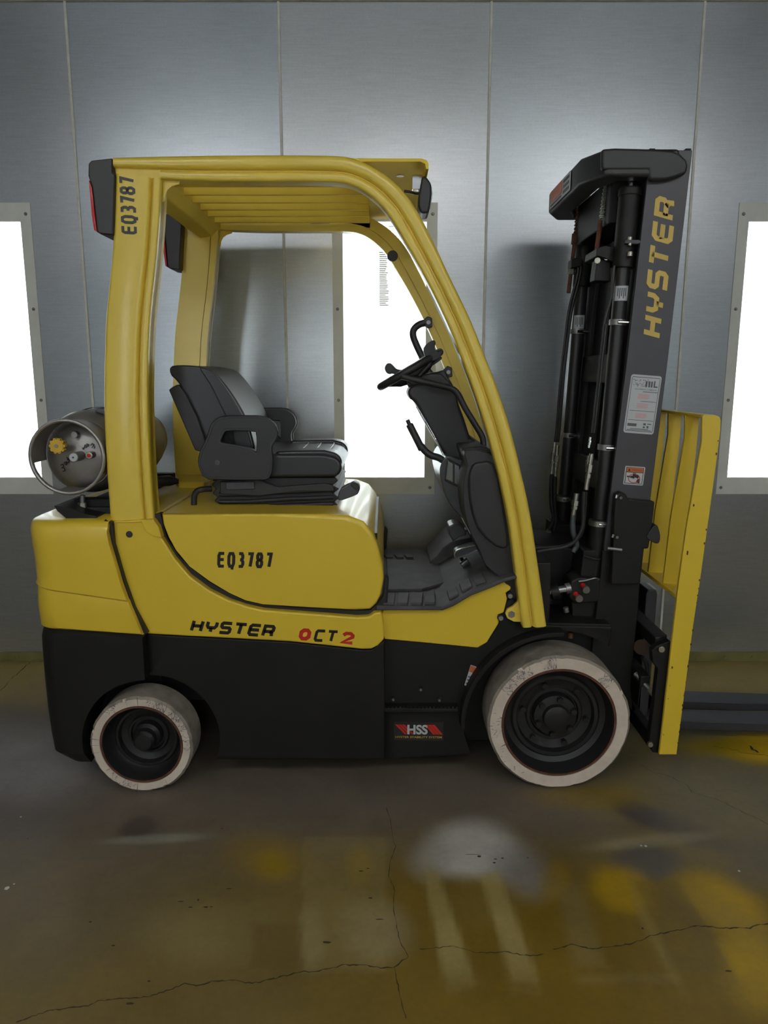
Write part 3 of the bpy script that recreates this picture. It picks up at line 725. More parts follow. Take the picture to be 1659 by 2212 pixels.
fin('clamp_handle', tube_bm([hp + Vector((-.06, -.05, 0)), hp + Vector((-.03, -.02, .004)), hp + Vector((.03, .02, .002)), hp + Vector((.06, .03, -.002))], [.012, .02, .02, .008], 12), PLA, fk)

# ---- black chassis
ch = [(318,1371),(380,1374.5),(626,1387.5),(782,1404.5),(803,1404),(831,1383),(831,1640),(480,1641),(318,1641)]
chn = prism('chassis_side', X(ch, .035), .035, .16, BLK, fk, .004)
chf = prism('chassis_side', X(ch, .035), mir(.16), mir(.035), BLK, fk, .004)
for o, y0, y1 in ((chn, -.2, .3), (chf, mir(.3), mir(-.2))): boolcut(o, [cut_cyl(RWX + .024, ARZ, AR, y0, y1)])
fr = [(826,1380),(930,1389),(1032,1399),(1052,1387),(1078,1345),(1074,1330),(1088,1324),(1094,1300),(1106,1290),(1124,1310),(1132,1345),(1200,1352),(1322,1354),(1322,1362),(1300,1500),(1006,1632),(826,1640)]
ffn = prism('front_frame', X(fr, .085), .085, .17, BLK, fk, .003); fff = prism('front_frame', X(fr, .085), mir(.17), mir(.085), BLK, fk, .003)
FAR = .305
for o, y0, y1 in ((ffn, -.2, .4), (fff, mir(.4), mir(-.2))): boolcut(o, [cut_cyl(FWX, .215, FAR, y0, y1)])
# fender lip
for y0 in (.03, mir(.03) - .055):
    pts = []; A0, A1 = 88, 188
    o_ = [(FWX + (FAR + .012) * math.cos(math.radians(a)), .215 + (FAR + .012) * math.sin(math.radians(a))) for a in range(A0, A1, 5)]
    i_ = [(FWX + (FAR - .002) * math.cos(math.radians(a)), .215 + (FAR - .002) * math.sin(math.radians(a))) for a in range(A0, A1, 5)]
    prism('fender', o_ + i_[::-1], y0, y0 + .057, BLK, fk, .001)
box('chassis_core', RWX + AR + .02, FWX + .12, .165, mir(.165), .09, P(0, 1375, .1).z, BLK, fk, .0)
box('chassis_core', RWX - .12, RWX + AR + .03, .165, mir(.165), .24, P(0, 1375, .1).z, BLK, fk, .0)
# recessed dark plate under the step panel, step with knurled lip
stz = P(0, 1528, .05).z
st = box('step', P(813, 1528, .04).x, P(990, 1528, .04).x, .040, .12, stz - .012, stz, BLK, fk, .002)
bm = bmesh.new(); x = P(815, 1528, .04).x
while x < P(989, 1528, .04).x:
    bmesh.ops.create_cone(bm, cap_ends=True, segments=6, radius1=.004, radius2=.002, depth=.006, matrix=Matrix.Translation((x, .046, stz + .002))); x += .0125
fin('grip_stud', bm, BLK, st)['kind'] = 'stuff'
for (x, y) in ((849.5,1508.5),(908.5,1487),(948.6,1509.7)):
    p = P(x, y, .084); cyl('bolt', p, p + Vector((0, -.010, 0)), .008, BLKG, fk, 6); cyl('bolt', p + Vector((0, -.009, 0)), p + Vector((0, -.014, 0)), .004, STEEL, fk, 8)
# bolts near the front leg
for (x, y, r, m) in ((1101.7,1286.6,.0085,STEEL),(1081.5,1334.5,.0085,STEEL),(1104.5,1326,.012,STEEL)):
    p = P(x, y, .07); cyl('bolt', p + Vector((0, .02, 0)), p, r * 1.3, BLK, fk, 16); cyl('bolt', p, p + Vector((0, -.008, 0)), r, m, fk, 6, .001)
# ---- lettering on the side body
SYD = .03
lettering('maker_lettering', 'HYSTER', (409,1364.5), (589,1377.5), (412,1337), SYD, INK, fk, sw=.245, gap=.15, slant=.18)
lettering('model_lettering', 'O', (643.5,1382.5), (669,1384), (644,1356.5), SYD, REDV, fk, sw=.30, gap=.2, slant=.18, label='red oval numeral')
lettering('model_lettering', 'CT', (676,1385.5), (725,1388), (678,1359), SYD, INK, fk, sw=.22, gap=.14, slant=.18)
lettering('model_lettering', '2', (734.5,1390.5), (762,1392.5), (735,1363.5), SYD, REDV, fk, sw=.26, gap=.2, slant=.18, label='red numeral')
# stability decal
N = Vector((0, -1, 0))
def quad_basis(p00, p10, p01, Y): return P(*p00, Y), P(*p10, Y), P(*p01, Y)
o_, u_, v_ = quad_basis((851,1599), (957.5,1600), (851,1559), .0845)
pl = plate('decal', o_, u_, v_, N, mat('decal black', (.02, .019, .019), .35), fk, r=.01)
bm = bmesh.new(); U, V = u_ - o_, v_ - o_
for x0 in (.02, .09, .16):
    f = [o_ + U * a + V * b_ + N * .0012 for a, b_ in ((x0 + .20, .34), (x0 + .245, .34), (x0 + .06, .86), (x0 + .0, .86))]; bm.faces.new([bm.verts.new(p) for p in f])
for x0 in (.62, .69, .76):
    f = [o_ + U * a + V * b_ + N * .0012 for a, b_ in ((x0 + .17, .34), (x0 + .23, .34), (x0 + .06, .86), (x0 - .0, .86))]; bm.faces.new([bm.verts.new(p) for p in f])
fin('decal_stripe', bm, REDV, pl, smooth=False)
def sub(o, U, V, a, b_, c, d): return (o + U * a + V * b_, o + U * c + V * b_, o + U * a + V * d)
fonttext('decal_lettering', 'HSS', *sub(o_, U, V, .27, .34, .68, .86), WHT, pl, off=.002)
fonttext('decal_lettering', 'HYSTER STABILITY SYSTEM', *sub(o_, U, V, .03, .14, .97, .25), GOLD, pl, off=.002)
# warning decal by the fender
o_, u_, v_ = quad_basis((1003,1480), (1015,1484), (1017,1436), .0845)
pl = plate('decal', o_, u_, v_, N, WHT, fk, r=.03); U, V = u_ - o_, v_ - o_
bm = bmesh.new(); rect_bm(o_, U, V, N, .05, .95, .68, .96, .0014, bm); fin('decal_header', bm, ORA, pl, smooth=False)
bm = bmesh.new()
for k in range(3): rect_bm(o_, U, V, N, .15, .8, .1 + k * .16, .16 + k * .16, .0014, bm)
fin('decal_print', bm, LAB, pl, smooth=False)

# ================================================================== OVERHEAD GUARD
RAILO = [(243,340),(243,339.5),(400,335),(550,333.5),(726,334),(750,337.5),(777,345),(801,356),(831.5,375),(855.6,394.5),(880,420.5),(901,452),(916,480),(937,522.5),(958,567),(982,619.5),(1006.6,667),(1030.8,723),(1045,763.7),(1067,814),(1081.4,857.7),(1100.7,915.6),(1117.6,980.7),(1129.6,1036),(1144,1094),(1154,1160),(1162,1215),(1172,1279.7),(1181.3,1353)]
RAILI = [(247,377),(350,390),(420,391),(560,391.5),(695,388),(735,392),(765,400),(790,413),(812,431),(833,452),(850,478),(866,505),(880,530),(901,565),(920,600),(945,650),(966,695),(990,752),(1003,788),(1022,837),(1037,880),(1055,940),(1072,1000),(1084,1050),(1097,1110),(1107,1175),(1112,1222),(1120,1287),(1130,1357)]
def resample(pl, n):
    L_ = [0]
    for a, b_ in zip(pl, pl[1:]): L_.append(L_[-1] + math.hypot(a[0] - b_[0], a[1] - b_[1]))
    out = []; j = 0
    for i in range(n):
        t = L_[-1] * i / (n - 1)
        while j < len(L_) - 2 and L_[j + 1] < t: j += 1
        k = (t - L_[j]) / max(1e-9, L_[j + 1] - L_[j]); out.append((pl[j][0] + (pl[j + 1][0] - pl[j][0]) * k, pl[j][1] + (pl[j + 1][1] - pl[j][1]) * k))
    return out
RO = X(cr(RAILO[1:], 3), GY); RI = X(cr(RAILI, 3), GY)
# pair the two contours: for each outer point the nearest inner point, monotone
def pair(O, I):
    I2 = resample(I, 400); out = []; k0 = 0
    for o in O:
        best = min(range(k0, min(400, k0 + 60)), key=lambda k: math.hypot(I2[k][0] - o[0], I2[k][1] - o[1])); k0 = best; out.append((o, I2[best]))
    return out
PR = pair(RO, RI)
def relax(q, n):
    for _ in range(n): q = [q[0]] + [tuple((a + 2 * b_ + c) / 4 for a, b_, c in zip(q[i - 1], q[i], q[i + 1])) for i in range(1, len(q) - 1)] + [q[-1]]
    return q
PR = list(zip(relax([p for p, _ in PR], 5), relax([p for _, p in PR], 8)))
def band(name, pairs, sec, flip, m, parent, mirror=False, s0=0):
    """sweep a closed section [(s across 0..1, dy)] along pairs of (outer, inner) XZ points."""
    bm = bmesh.new(); rings = []
    for o, i in pairs:
        r = []
        for s, d in sec:
            y = GY + d; y = mir(y) if mirror else y
            r.append(bm.verts.new((o[0] + (i[0] - o[0]) * s, y, o[1] + (i[1] - o[1]) * s)))
        rings.append(r)
    n = len(sec)
    for A, B in zip(rings, rings[1:]):
        for k in range(n): bm.faces.new((A[k], A[(k + 1) % n], B[(k + 1) % n], B[k]))
    bm.faces.new(rings[0]); bm.faces.new(rings[-1][::-1])
    return fin(name, bm, m, parent, ang=50)
def rnd_sec(s0, s1, d0, d1, rs, rd):
    """section from s0..s1 with rounded front edges (front face at depth d0)."""
    pts = [(s0, d1), (s0, d0 + rd)]
    for k in range(1, 5):
        a = math.radians(90 * k / 4); pts.append((s0 + rs * (1 - math.cos(a)), d0 + rd * (1 - math.sin(a))))
    for k in range(0, 4):
        a = math.radians(90 - 90 * k / 4); pts.append((s1 - rs * (1 - math.cos(a)), d0 + rd * (1 - math.sin(a))))
    pts += [(s1, d0 + rd), (s1, d1)]
    return pts
PILO = [(237,1125),(231,1050),(225,956),(222.5,848),(226,698),(234,613),(243,510),(247.6,374)]
PILI = [(332,1121),(326,1050),(321,956),(318,848),(322,698),(335.6,565),(343,469),(347,385)]
PO = X(resample(cr(PILO, 4), 24), GY); PI = X(resample(cr(PILI, 4), 24), GY); PP_ = list(zip(PO, PI))
guard = None
for mirror in (False, True):
    p = band('overhead_guard' if guard is None else 'rear_pillar', PP_, rnd_sec(0, .78, 0, .06, .10, .014), 0, YEL2, fk if guard is None else guard, mirror)
    if guard is None: guard = p
    band('rear_pillar', PP_, [(.0, .014), (1., .018), (1., .05), (0, .05)], 0, YEL2, guard, mirror)
    band('rear_pillar', PP_, rnd_sec(.82, 1.0, .0, .07, .05, .008), 0, YEL2, guard, mirror)
    band('side_rail', PR, rnd_sec(0, .56, -.004, .055, .2, .014), 0, YEL2, guard, mirror)
    band('side_rail', PR[2:], rnd_sec(.62, 1.0, .002, .06, .14, .008), 0, YEL2, guard, mirror)
    band('side_rail', PR, [(.02, .012), (.98, .014), (.98, .05), (.02, .05)], 0, YEL2, guard, mirror)
    y0, y1 = (GY + .025, GY + .031) if not mirror else (mir(GY + .031), mir(GY + .025))
    prism('corner_gusset', X([(342,388),(388,388),(387,398),(372,402),(362,410),(356.5,420),(354.6,436),(344,438)], GY + .025), y0, y1, YEL2, guard, .001)
# pillar foot on the body, with a black plug
for a, b_ in ((.026, .06), (mir(.06), mir(.026))):
    prism('pillar_foot', X([(238.5,1126),(331,1121.5),(343,1138),(350,1162),(330,1158),(316,1148),(309,1135),(306,1128),(239,1130)], .03), a, b_, YEL, guard, .003)
p = P(279.5, 1154, .03); cyl('plug', p + Vector((0, .01, 0)), p + Vector((0, -.003, 0)), .0105, PLA, fk, 20, .001)
for (x, y) in ((848, 553),):
    p = P(x, y, mir(GY + .06)); cyl('plug', p + Vector((0, .01, 0)), p + Vector((0, -.004, 0)), .021, PLA, guard, 20, .001)
for x, y in ((410, 727), (411, 741), (424, 741)):
    p = P(x, y, mir(GY + .052)); cyl('rivet_hole', p + Vector((0, .01, 0)), p + Vector((0, -.001, 0)), .0035, INK, guard, 8)
lettering('number_lettering', 'EQ3787', (296,507), (291,383), (263,505), GY, INK, guard, sw=.18, gap=.09)
# rear cross member and roof bars
zr = P(600, 372, GY).z; xr0, xr1 = P(262, 372, GY).x, P(353, 372, GY).x
XM = prism('cross_member', [(xr0, zr + .025), (xr1 - .005, zr + .025), (xr1, zr + .01), (xr1, zr - .012), (xr1 - .03, zr - .042), (xr0 + .04, zr - .050), (xr0, zr - .02)], GY + .02, mir(GY + .02), YEL3, guard, .004)
xf1 = P(790, 372, GY).x
for k in range(7):
    y = .16 + .1085 * k
    box('roof_bar', xr1 - .012, xf1, y - .006, y + .006, zr - .012, zr + .028, YEL3, guard, .002)
# front header plate
ht = P(800, 343, .06).z
xh = lambda x: P(x, 343, .06).x
prism('header_plate', [(xh(738), ht), (xh(911), ht - .001), (xh(922), ht - .006), (xh(926), ht - .016), (xh(926), ht - .030), (xh(920), ht - .030), (xh(918), ht - .016), (xh(908), ht - .010), (xh(738), ht - .010)], GY + .012, mir(GY + .012), YEL3, guard, .001)
for (x, y) in ((864.5, 380), (845, 489)):
    p = PF(x, y, ht - .011); cyl('hole', p, p + Vector((0, 0, -.001)), .012, WHT, guard, 16)
# warning sticker inside far rail
yv = mir(GY + .058)
o_, u_, v_ = P(671,487.5,yv), P(712,486,yv), P(671,472,yv)
pl = plate('decal', o_, u_, v_, N, mat('faded label', (.35, .30, .24), .5), guard, r=.01); U, V = u_ - o_, v_ - o_
bm = bmesh.new(); rect_bm(o_, U, V, N, .03, .97, .72, .97, .0014, bm); fin('decal_header', bm, ORA, pl, smooth=False)
bm = bmesh.new()
for k in range(4): rect_bm(o_, U, V, N, .06, .94, .1 + k * .15, .16 + k * .15, .0014, bm)
fin('decal_print', bm, LAB, pl, smooth=False)
# guard foot bracket at the front
for a, b_ in ((.066, .08), (mir(.08), mir(.066))):
    prism('leg_bracket', X([(1122,1285),(1118,1300),(1108,1310),(1096,1316),(1092,1326),(1096,1336),(1110,1343),(1132,1344),(1140,1344),(1128,1280)], .066), a, b_, YEL2, guard, .002)
# ---- lamps
RL = [(242.5,341),(197,346),(190.5,353),(190,380),(199,404),(206,470),(209,498),(214,505),(243,508),(246,420),(247.6,377),(242,372)]
for a, b_ in ((.03, .15), (mir(.15), mir(.03))):
    l = prism('rear_lamp', X(RL, .03), a, b_, PLA, fk, .006, 3)
    prism('lens', X([(192,388),(198.5,404),(206,470),(209,497),(212,503),(203,497),(197.5,460)], .04), a + .008, b_ - .008, RED, l, .003)
HL = [(913,381),(922,387),(931,399.5),(932,420),(929.5,440),(926,463),(908,464),(903,446),(905,418),(909,392)]
for a, b_ in ((.10, .20), (mir(.20), mir(.10))):
    l = prism('headlamp', X(HL, .12), a, b_, PLA, fk, .008, 3)
    prism('lens', X([(931.5,402),(934,420),(930,450),(927,455),(926,440),(928,410)], .12), a + .01, b_ - .01, CHR, l, .003)
    q = P(905, 397, .12)
    box('bracket', q.x - .02, q.x + .012, (a + b_) / 2 - .015, (a + b_) / 2 + .015, q.z - .012, q.z + .03, CHR, l, .002)
tube('lamp_cable', [P(873, 413, .14), P(888, 415, .14), P(898, 418, .15), P(908, 417, .15)], .004, RUB, fk)
# ================================================================== SEAT
seat = pp('seat', [(449,986),(588,981),(700,981),(728,988),(739,1004),(737,1020),(726,1031),(449,1032)], .19, .70, VIN, fk, .022, 4, Yref=.19)
pp('cushion_bolster', [(590,981),(600,975),(700,973),(726,979),(738,992),(738,1008),(728,1016),(600,990)], .20, .30, VIN, seat, .014, 4, Yref=.19)
pp('cushion_bolster', [(590,981),(600,975),(700,973),(726,979),(738,992),(738,1008),(728,1016),(600,990)], .60, .70, VIN, seat, .014, 4, Yref=.19)
for k in range(3):
    x = P(640 + 32 * k, 980, .19).x; zz = P(0, 981, .19).z
    tube('seam', [(x, .31, zz + .001), (x + .004, .45, zz + .003), (x, .59, zz + .001)], .0025, VIN, seat, 6)
back = [(362,797),(368,790),(394,788.5),(425,791.5),(450,799),(472,816),(497,848),(515,876),(530,905),(543,945),(548,980),(520,992),(455,990),(432,955),(408,890),(385,832),(366,812)]
bk = pp('seat_back', cr(back, 2, True), .24, .66, VIN, fk, .028, 5, Yref=.22, ang=60)
bolst = [(425,796),(446,802),(463,817),(487,850),(506,880),(522,912),(534,950),(536,980),(506,985),(494,930),(470,880),(448,835),(430,808)]
for a, b_ in ((.225, .305), (.595, .675)):
    o = prism('back_bolster', X(cr([(x + 6, y - 2) for x, y in bolst], 2, True), .22), a, b_, VIN, bk, .022, 5, ang=60)
for t in (.35, .62):
    a, b_ = (476 + 60 * t, 818 + 110 * t), None
    p = P(a[0] - 2, a[1] - 3, .22); tube('seam', [(p.x, .30, p.z), (p.x + .004, .45, p.z + .002), (p.x, .60, p.z)], .003, VIN, bk, 6)
pp('back_shell', [(364,842),(372,836),(384,830),(400,850),(425,900),(446,960),(440,977),(421,973)], .22, .68, PLA, bk, .004, 2, Yref=.22)
# armrests
ARO = [(456.7,928),(460,918.7),(469,907.7),(488,901.4),(530,900.5),(566.5,901.4),(582,907.7),(593,918.7),(597.8,934),(594.7,947),(586.8,959.4),(585,972),(588,991),(586,1015),(580,1030),(560,1033),(452,1031),(440,1020),(434,1006),(433,990.8),(438,972),(446,957),(452,942)]
ARI = [(483,934),(488,929),(500,927),(550.8,928),(557,934),(559,950),(558.6,976),(553,979),(544.5,972),(519,964),(490,959.5),(478.7,957),(476,950)]
ao, ai = X(cr(ARO, 3, True), .165), X(cr(ARI, 3, True), .165)
for a, b_ in ((.155, .20), (.69, .735)):
    ar = prism('armrest', ao, a, b_, PLA, fk, .0, holes=[ai])
    for ring in (ao, ai):
        tube('edge_roll', [(x, (a + .004) if a < .4 else (b_ - .004), z) for x, z in ring[::2]], .006, PLA, ar, 6, closed=True, sm=0)
p = P(470, 999, .155); cyl('screw', p, p + Vector((0, -.004, 0)), .009, PLAC, fk, 12)
# suspension bellows
L0 = [(457,1031),(466,1038),(456,1048),(466,1056),(458,1066),(470,1074),(462,1082),(476,1090),(486,1101),(722,1107),(731,1104),(731,1092),(722,1084),(733,1076),(720,1066),(733,1056),(718,1048),(731,1038),(724,1031)]
bel = pp('suspension_bellows', L0, .21, .68, RUB, fk, .006, 3)
pp('suspension_cover', [(475,1040),(560,1036),(600,1052),(700,1044),(720,1048),(722,1062),(640,1062),(560,1072),(475,1068)], .195, .22, PLA, bel, .004)
pp('weight_dial', [(487,1042),(549,1040),(550,1057),(488,1058)], .188, .20, PLAC, bel, .003, label='grey panel on the suspension')
tube('air_hose', [P(456, 1056, .22), P(438, 1057, .20), P(426, 1061, .20), P(420, 1072, .20), P(419, 1096, .20)], .010, RUB, fk)
bx = pp('belt_buckle', [(731,1066),(738,1054),(752,1046),(764,1042),(773,1045),(778,1056),(773,1068),(762,1073),(748,1078),(736,1082),(729,1080)], .20, .235, PLAC, fk, .005, 3)
pp('buckle_button', [(756,1045),(766,1041),(774,1045),(778,1054),(768,1058),(760,1052)], .196, .24, PLA, bx, .003)
for yy_ in (1062, 1078, 1092):
    tube('bellows_fold', [P(474, yy_ + 6, .206), P(540, yy_ + 5, .203), P(620, yy_, .203), P(720, yy_ - 4, .206)], .0075, RUB, bel, 8)
box('seat_rail', P(470, 1105, .22).x, P(735, 1105, .22).x, .21, .69, P(0, 1112, .21).z - .01, P(0, 1098, .21).z, RUB, fk, .003)

# ================================================================== FLOOR PLATE AND PEDALS
fp = [(812,1308),(957,1310.5),(980,1300),(1018.5,1276),(1057,1262),(1090,1249),(1120,1242),(1120,1250),(1090,1258),(1057,1272),(1018.5,1287),(980,1310),(957,1319),(812,1319)]
mt_ = pp('floor_mat', fp, .045, mir(.045), MATR, fk, .005, 2)
zf = P(880, 1308, .045).z
def pad(pts, z, th=.007): return top_poly('tread_pad', pts, z + th, th + .002, MATR, mt_, .0015)
pad([(835,1207),(940,1211),(952,1226),(958,1258),(912,1271),(838,1273)], zf)
for a in (828, 857.5, 888): pad([(a + 3, 1279), (a + 26, 1280), (a + 23, 1302), (a, 1302)], zf)
pad([(920,1279),(938,1272),(940,1300),(917,1301)], zf)
for a in (829, 852, 873): pad([(a, 1197), (a + 17, 1197), (a + 20, 1203), (a + 5, 1203)], zf)
slope = (P(1090, 1249, .045).z - P(957, 1310.5, .045).z)
def pad_s(x0, x1):
    a, b_ = P(x0, 0, .045), P(x1, 0, .045)
    PL = [(957, 1310.5), (980, 1300), (1018.5, 1276), (1057, 1262), (1090, 1249)]
    def f(px):
        for (a0, b0), (a1, b1) in zip(PL, PL[1:]):
            if px <= a1: return P(px, b0 + (b1 - b0) * (px - a0) / (a1 - a0), .045)
    q = [f(x0), f(x1)]; bm = bmesh.new(); vs = []
    for y in (.075, .17):
        for p in q: vs.append((p.x, y, p.z + .008))
    A = [bm.verts.new(v) for v in (vs[0], vs[1], vs[3], vs[2])]; B = [bm.verts.new((v.co.x, v.co.y, v.co.z - .008)) for v in A]
    bm.faces.new(A); bm.faces.new(B[::-1])
    for i in range(4): bm.faces.new((A[i], B[i], B[(i + 1) % 4], A[(i + 1) % 4]))
    fin('tread_pad', bm, MATR, mt_, bevel=.002)
for a, b_ in ((972, 992), (1000, 1022), (1030, 1052)): pad_s(a, b_)
# raised heel rest on the far side
pp('heel_rest', [(925,1200),(940,1188),(952,1172),(972,1157),(1010,1150),(1045,1150),(1045,1215),(925,1208)], .56, mir(.05), MATR, fk, .008, 3, Yref=.66)
pp('footwell_wall', [(1012,1150),(1040,1130),(1075,1130),(1110,1250),(1088,1253),(1050,1222),(1030,1180)], .10, .80, PLA, fk, .006, Yref=.13)
bp_ = pp('brake_pedal', [(967,1131),(978,1126),(992,1128),(1002,1138),(1004,1151),(992,1154),(976,1164),(968,1150)], .42, .52, PLAC, fk, .006, 3, Yref=.47)
tube('pedal_arm', [P(998,1148,.47), P(1012,1140,.47), P(1030,1124,.47)], .008, STEEL, bp_, 8)
ac = pp('accelerator_pedal', cr([(982,1196),(990,1188),(1015,1180),(1034,1177),(1037,1181),(1028,1190),(1000,1202),(985,1205)], 2, True), .30, .36, PLAC, fk, .003, 2, Yref=.30)
tube('pedal_edge', [P(x, y, .299) for x, y in ((982,1196),(990,1188),(1015,1180),(1034,1177),(1037,1181),(1028,1190),(1000,1202),(985,1205))], .0026, CHR, ac, 6, closed=True, label='bright metal rim')
q = P(1041, 1181, .30); cyl('bolt', q, q + Vector((.014, 0, .004)), .010, CHR, fk, 6)
q = P(1003, 1217, .34); cyl('pedal_stop', q + Vector((-.01, 0, -.008)), q + Vector((.014, 0, .012)), .014, PLAC, fk, 14, .003); tube('pedal_stop', [q, P(996, 1205, .34), P(992, 1198, .33)], .006, BLK, fk)

# ================================================================== COLUMN, DASH, WHEEL
colp = [(879,849),(885,838),(900,828),(948,824),(970,832),(985,850),(990,872),(1002,905),(1015,946),(1030,951),(1012,975),(998,1010),(966,990),(950,968),(936,944),(917,910),(896,868),(886,862)]
clm = pp('steering_column', colp, .34, .56, PLA, fk, .014, 3, Yref=.36)
tube('column_edge', [P(x, y, .345) for x, y in ((900,878),(918,908),(938,943),(953,972),(963,996))], .0035, CHR, clm, 6, label='bright strip along the column edge')
pp('column_collar', [(878,828),(884,816),(930,806),(952,806),(972,826),(980,842),(960,846),(900,838)], .37, .53, PLA, clm, .008, 3, Yref=.37)
tube('support_bar', [P(868,813,.30), P(905,822,.30), P(960,835,.30), P(985,846,.30), P(1004,880,.30), P(1025,915,.30), P(1041,942,.30), P(1044,958,.30), P(1044,980,.30)], .0105, PLA, fk, 10)
dash = pp('dash_pod', cr([(953,1002),(966,985),(990,992),(1008,1000),(1012,1060),(1004,1118),(985,1106),(966,1080),(956,1051),(950,1022)], 3, True), .26, .66, PLAC, fk, .02, 4, Yref=.26)
scr = pp('display_panel', [(966.5,990),(993,1004),(996,1056),(978,1047),(960,1038)], .252, .262, BLKG, dash, .003, Yref=.255)
pp('display_screen', [(968,995),(979,1001),(979,1042),(963,1035)], .249, .254, CHR, dash, .002, Yref=.252)
pp('display_screen', [(982,1002),(992,1007),(994,1050),(982,1044)], .249, .254, CHR, dash, .002, Yref=.252)
cowl = [(1003,982),(1010,972),(1040,974),(1066,984),(1076,1010),(1086,1050),(1098,1110),(1110,1195),(1119,1262),(1116,1290),(1106,1298),(1098,1285),(1090,1258),(1070,1240),(1048,1220),(1036,1190),(1020,1160),(1006,1120),(1000,1075),(1003,1030),(1010,1005)]
cw_ = pp('cowl', cr(cowl, 2, True), .09, .80, PLA, fk, .02, 4, Yref=.09)
pp('cowl_cap', [(997,968),(1040,964),(1062,972),(1066,984),(1000,982)], .15, .75, PLA, cw_, .006, 2, Yref=.15)
pp('cowl_rib', cr([(1012,1035),(1020,1005),(1036,998),(1066,1000),(1080,1050),(1092,1120),(1098,1180),(1070,1180),(1030,1140),(1014,1080)], 2, True), .078, .10, PLA, cw_, .010, 4, Yref=.085)
box('front_bulkhead', P(1075, 1200, .1).x, P(1180, 1200, .1).x + .02, .10, .80, P(0, 1355, .1).z, P(0, 1215, .1).z, BLK, fk, .006)
# parking lever
lv = tube('hand_lever', [P(975,1008,.28), P(950,990,.28), P(932,984,.28), P(918,974,.28), P(909,962,.28)], .012, PLA, fk, 12)
cyl('lever_grip', P(912, 972, .28), P(884, 916, .28), .0125, PLA, lv, 14, .004)
cyl('lever_button', P(884, 916, .28), P(880, 907, .28), .007, PLA, lv, 10)
# steering wheel
wa, wb = P(818, 838, .45), P(954, 758, .45); wc = (wa + wb) / 2; R_ = (wb - wa).length / 2
ex = (wb - wa).normalized(); ey = Vector((0, 1, 0)); ez = ex.cross(ey).normalized()
if ez.z < 0: ez = -ez
sw_ = fin('steering_wheel', tube_bm([wc + (ex * math.cos(a) + ey * math.sin(a)) * (R_ - .008) for a in [2 * math.pi * k / 48 for k in range(48)]], .0135, 12, closed=True), PLA, fk, ang=60)
for k in range(3):
    a = math.radians(90 + 120 * k); d = ex * math.cos(a) + ey * math.sin(a)
    fin('spoke', tube_bm([wc - ez * .03, wc + d * R_ * .5 - ez * .022, wc + d * (R_ - .01)], [.02, .014, .009], 10), PLA, sw_, ang=60)
cyl('hub', wc - ez * .06, wc - ez * .008, .036, PLA, sw_, 24, .004); cyl('column_tube', wc - ez * .05, P(935, 838, .45), .03, PLA, fk, 20)
pp('spinner_knob', cr([(834,804),(831,794),(837,785),(846,786),(856,796),(868,799),(884,797),(890,806),(870,812),(850,808),(840,808)], 3, True), .425, .47, PLA, sw_, .008, 3, Yref=.44)
pp('hub_cover', cr([(862,802),(890,790),(912,772),(930,763),(948,769),(953,776),(930,792),(905,808),(880,816),(866,812)], 2, True), .40, .50, PLA, sw_, .01, 3, Yref=.44)
sl = fin('direction_lever', tube_bm([P(905,812,.36), P(925,790,.36), P(938,768,.36)], [.008, .009, .010], 10), PLA, fk)
pp('lever_knob', cr([(915,752),(925,740),(937,735),(941,742),(938,752),(945,760),(955,756),(953,768),(944,777),(930,780),(917,768)], 2, True), .345, .375, PLA, sl, .006, 3, Yref=.36)
pp('instrument_pod', [(906,826),(925,806),(946,803),(960,798),(966,812),(980,836),(955,840)], .40, .56, PLA, fk, .008, 3, Yref=.42)
# grab handle on the far leg
yg = mir(GY + .09)
gh = tube('grab_handle', [P(925,697,yg), P(908,700,yg), P(896,709,yg), P(892,722,yg), P(898,742,yg), P(912,772,yg), P(924,800,yg), P(936,812,yg), P(950,811,yg), P(966,805,yg)], .0135, PLA, fk, 12)
for (x, y) in ((925,697),(968,804)):
    p = P(x, y, yg); pp('handle_foot', [(x - 12, y - 4), (x - 2, y - 14), (x + 8, y - 10), (x + 9, y + 10), (x - 4, y + 12)], yg - .012, mir(GY + .06), PLA, gh, .004, Yref=yg); cyl('bolt', p + Vector((0, -.012, 0)), p + Vector((0, -.018, 0)), .008, STEEL, gh, 12)

# ================================================================== MAST
MY0, MY1 = .15, .20
def mast_poly(l0, l1, r1, r0): return [l0, r0, r1, l1]
OUTR = [(1400,372),(1414,323),(1496,324.5),(1442.6,780),(1405,1081),(1391,1185),(1378,1250),(1298,1250),(1322,1040),(1353,790),(1389,470)]
LOWR = [(1385,1190),(1377,1321),(1366,1425),(1356,1512),(1262,1512),(1278,1400),(1297,1235),(1300,1190)]
mast = pp('mast', OUTR, MY0, MY0 + .014, MASTM, fk, .002, label='dark grey outer rail with yellow lettering')
ox = X(OUTR, MY0)
pp('lower_rail', LOWR, MY0 - .006, MY0 + .012, BLK, mast, .003, Yref=MY0)
prism('lower_rail', X(LOWR, MY0), mir(MY0 + .012), mir(MY0 - .006), BLK, mast, .003)
def shrink(poly, k0, k1):
    """keep a strip of the rail between fractions k0..k1 of its width (0 = rear edge)."""
    La, Lb = P(1398, 394, MY0), P(1268, 1512, MY0); Ra, Rb = P(1489, 394, MY0), P(1356, 1512, MY0)
    q = []
    for A, B, f in ((La, Lb, 0), (Ra, Rb, 1)): pass
    f = lambda t, k: ((La + (Lb - La) * t) * (1 - k) + (Ra + (Rb - Ra) * t) * k)
    t0 = -.06
    a, b_, c, d = f(t0, k0), f(t0, k1), f(1.0, k1), f(1.0, k0); return [(a.x, a.z), (b_.x, b_.z), (c.x, c.z), (d.x, d.z)]
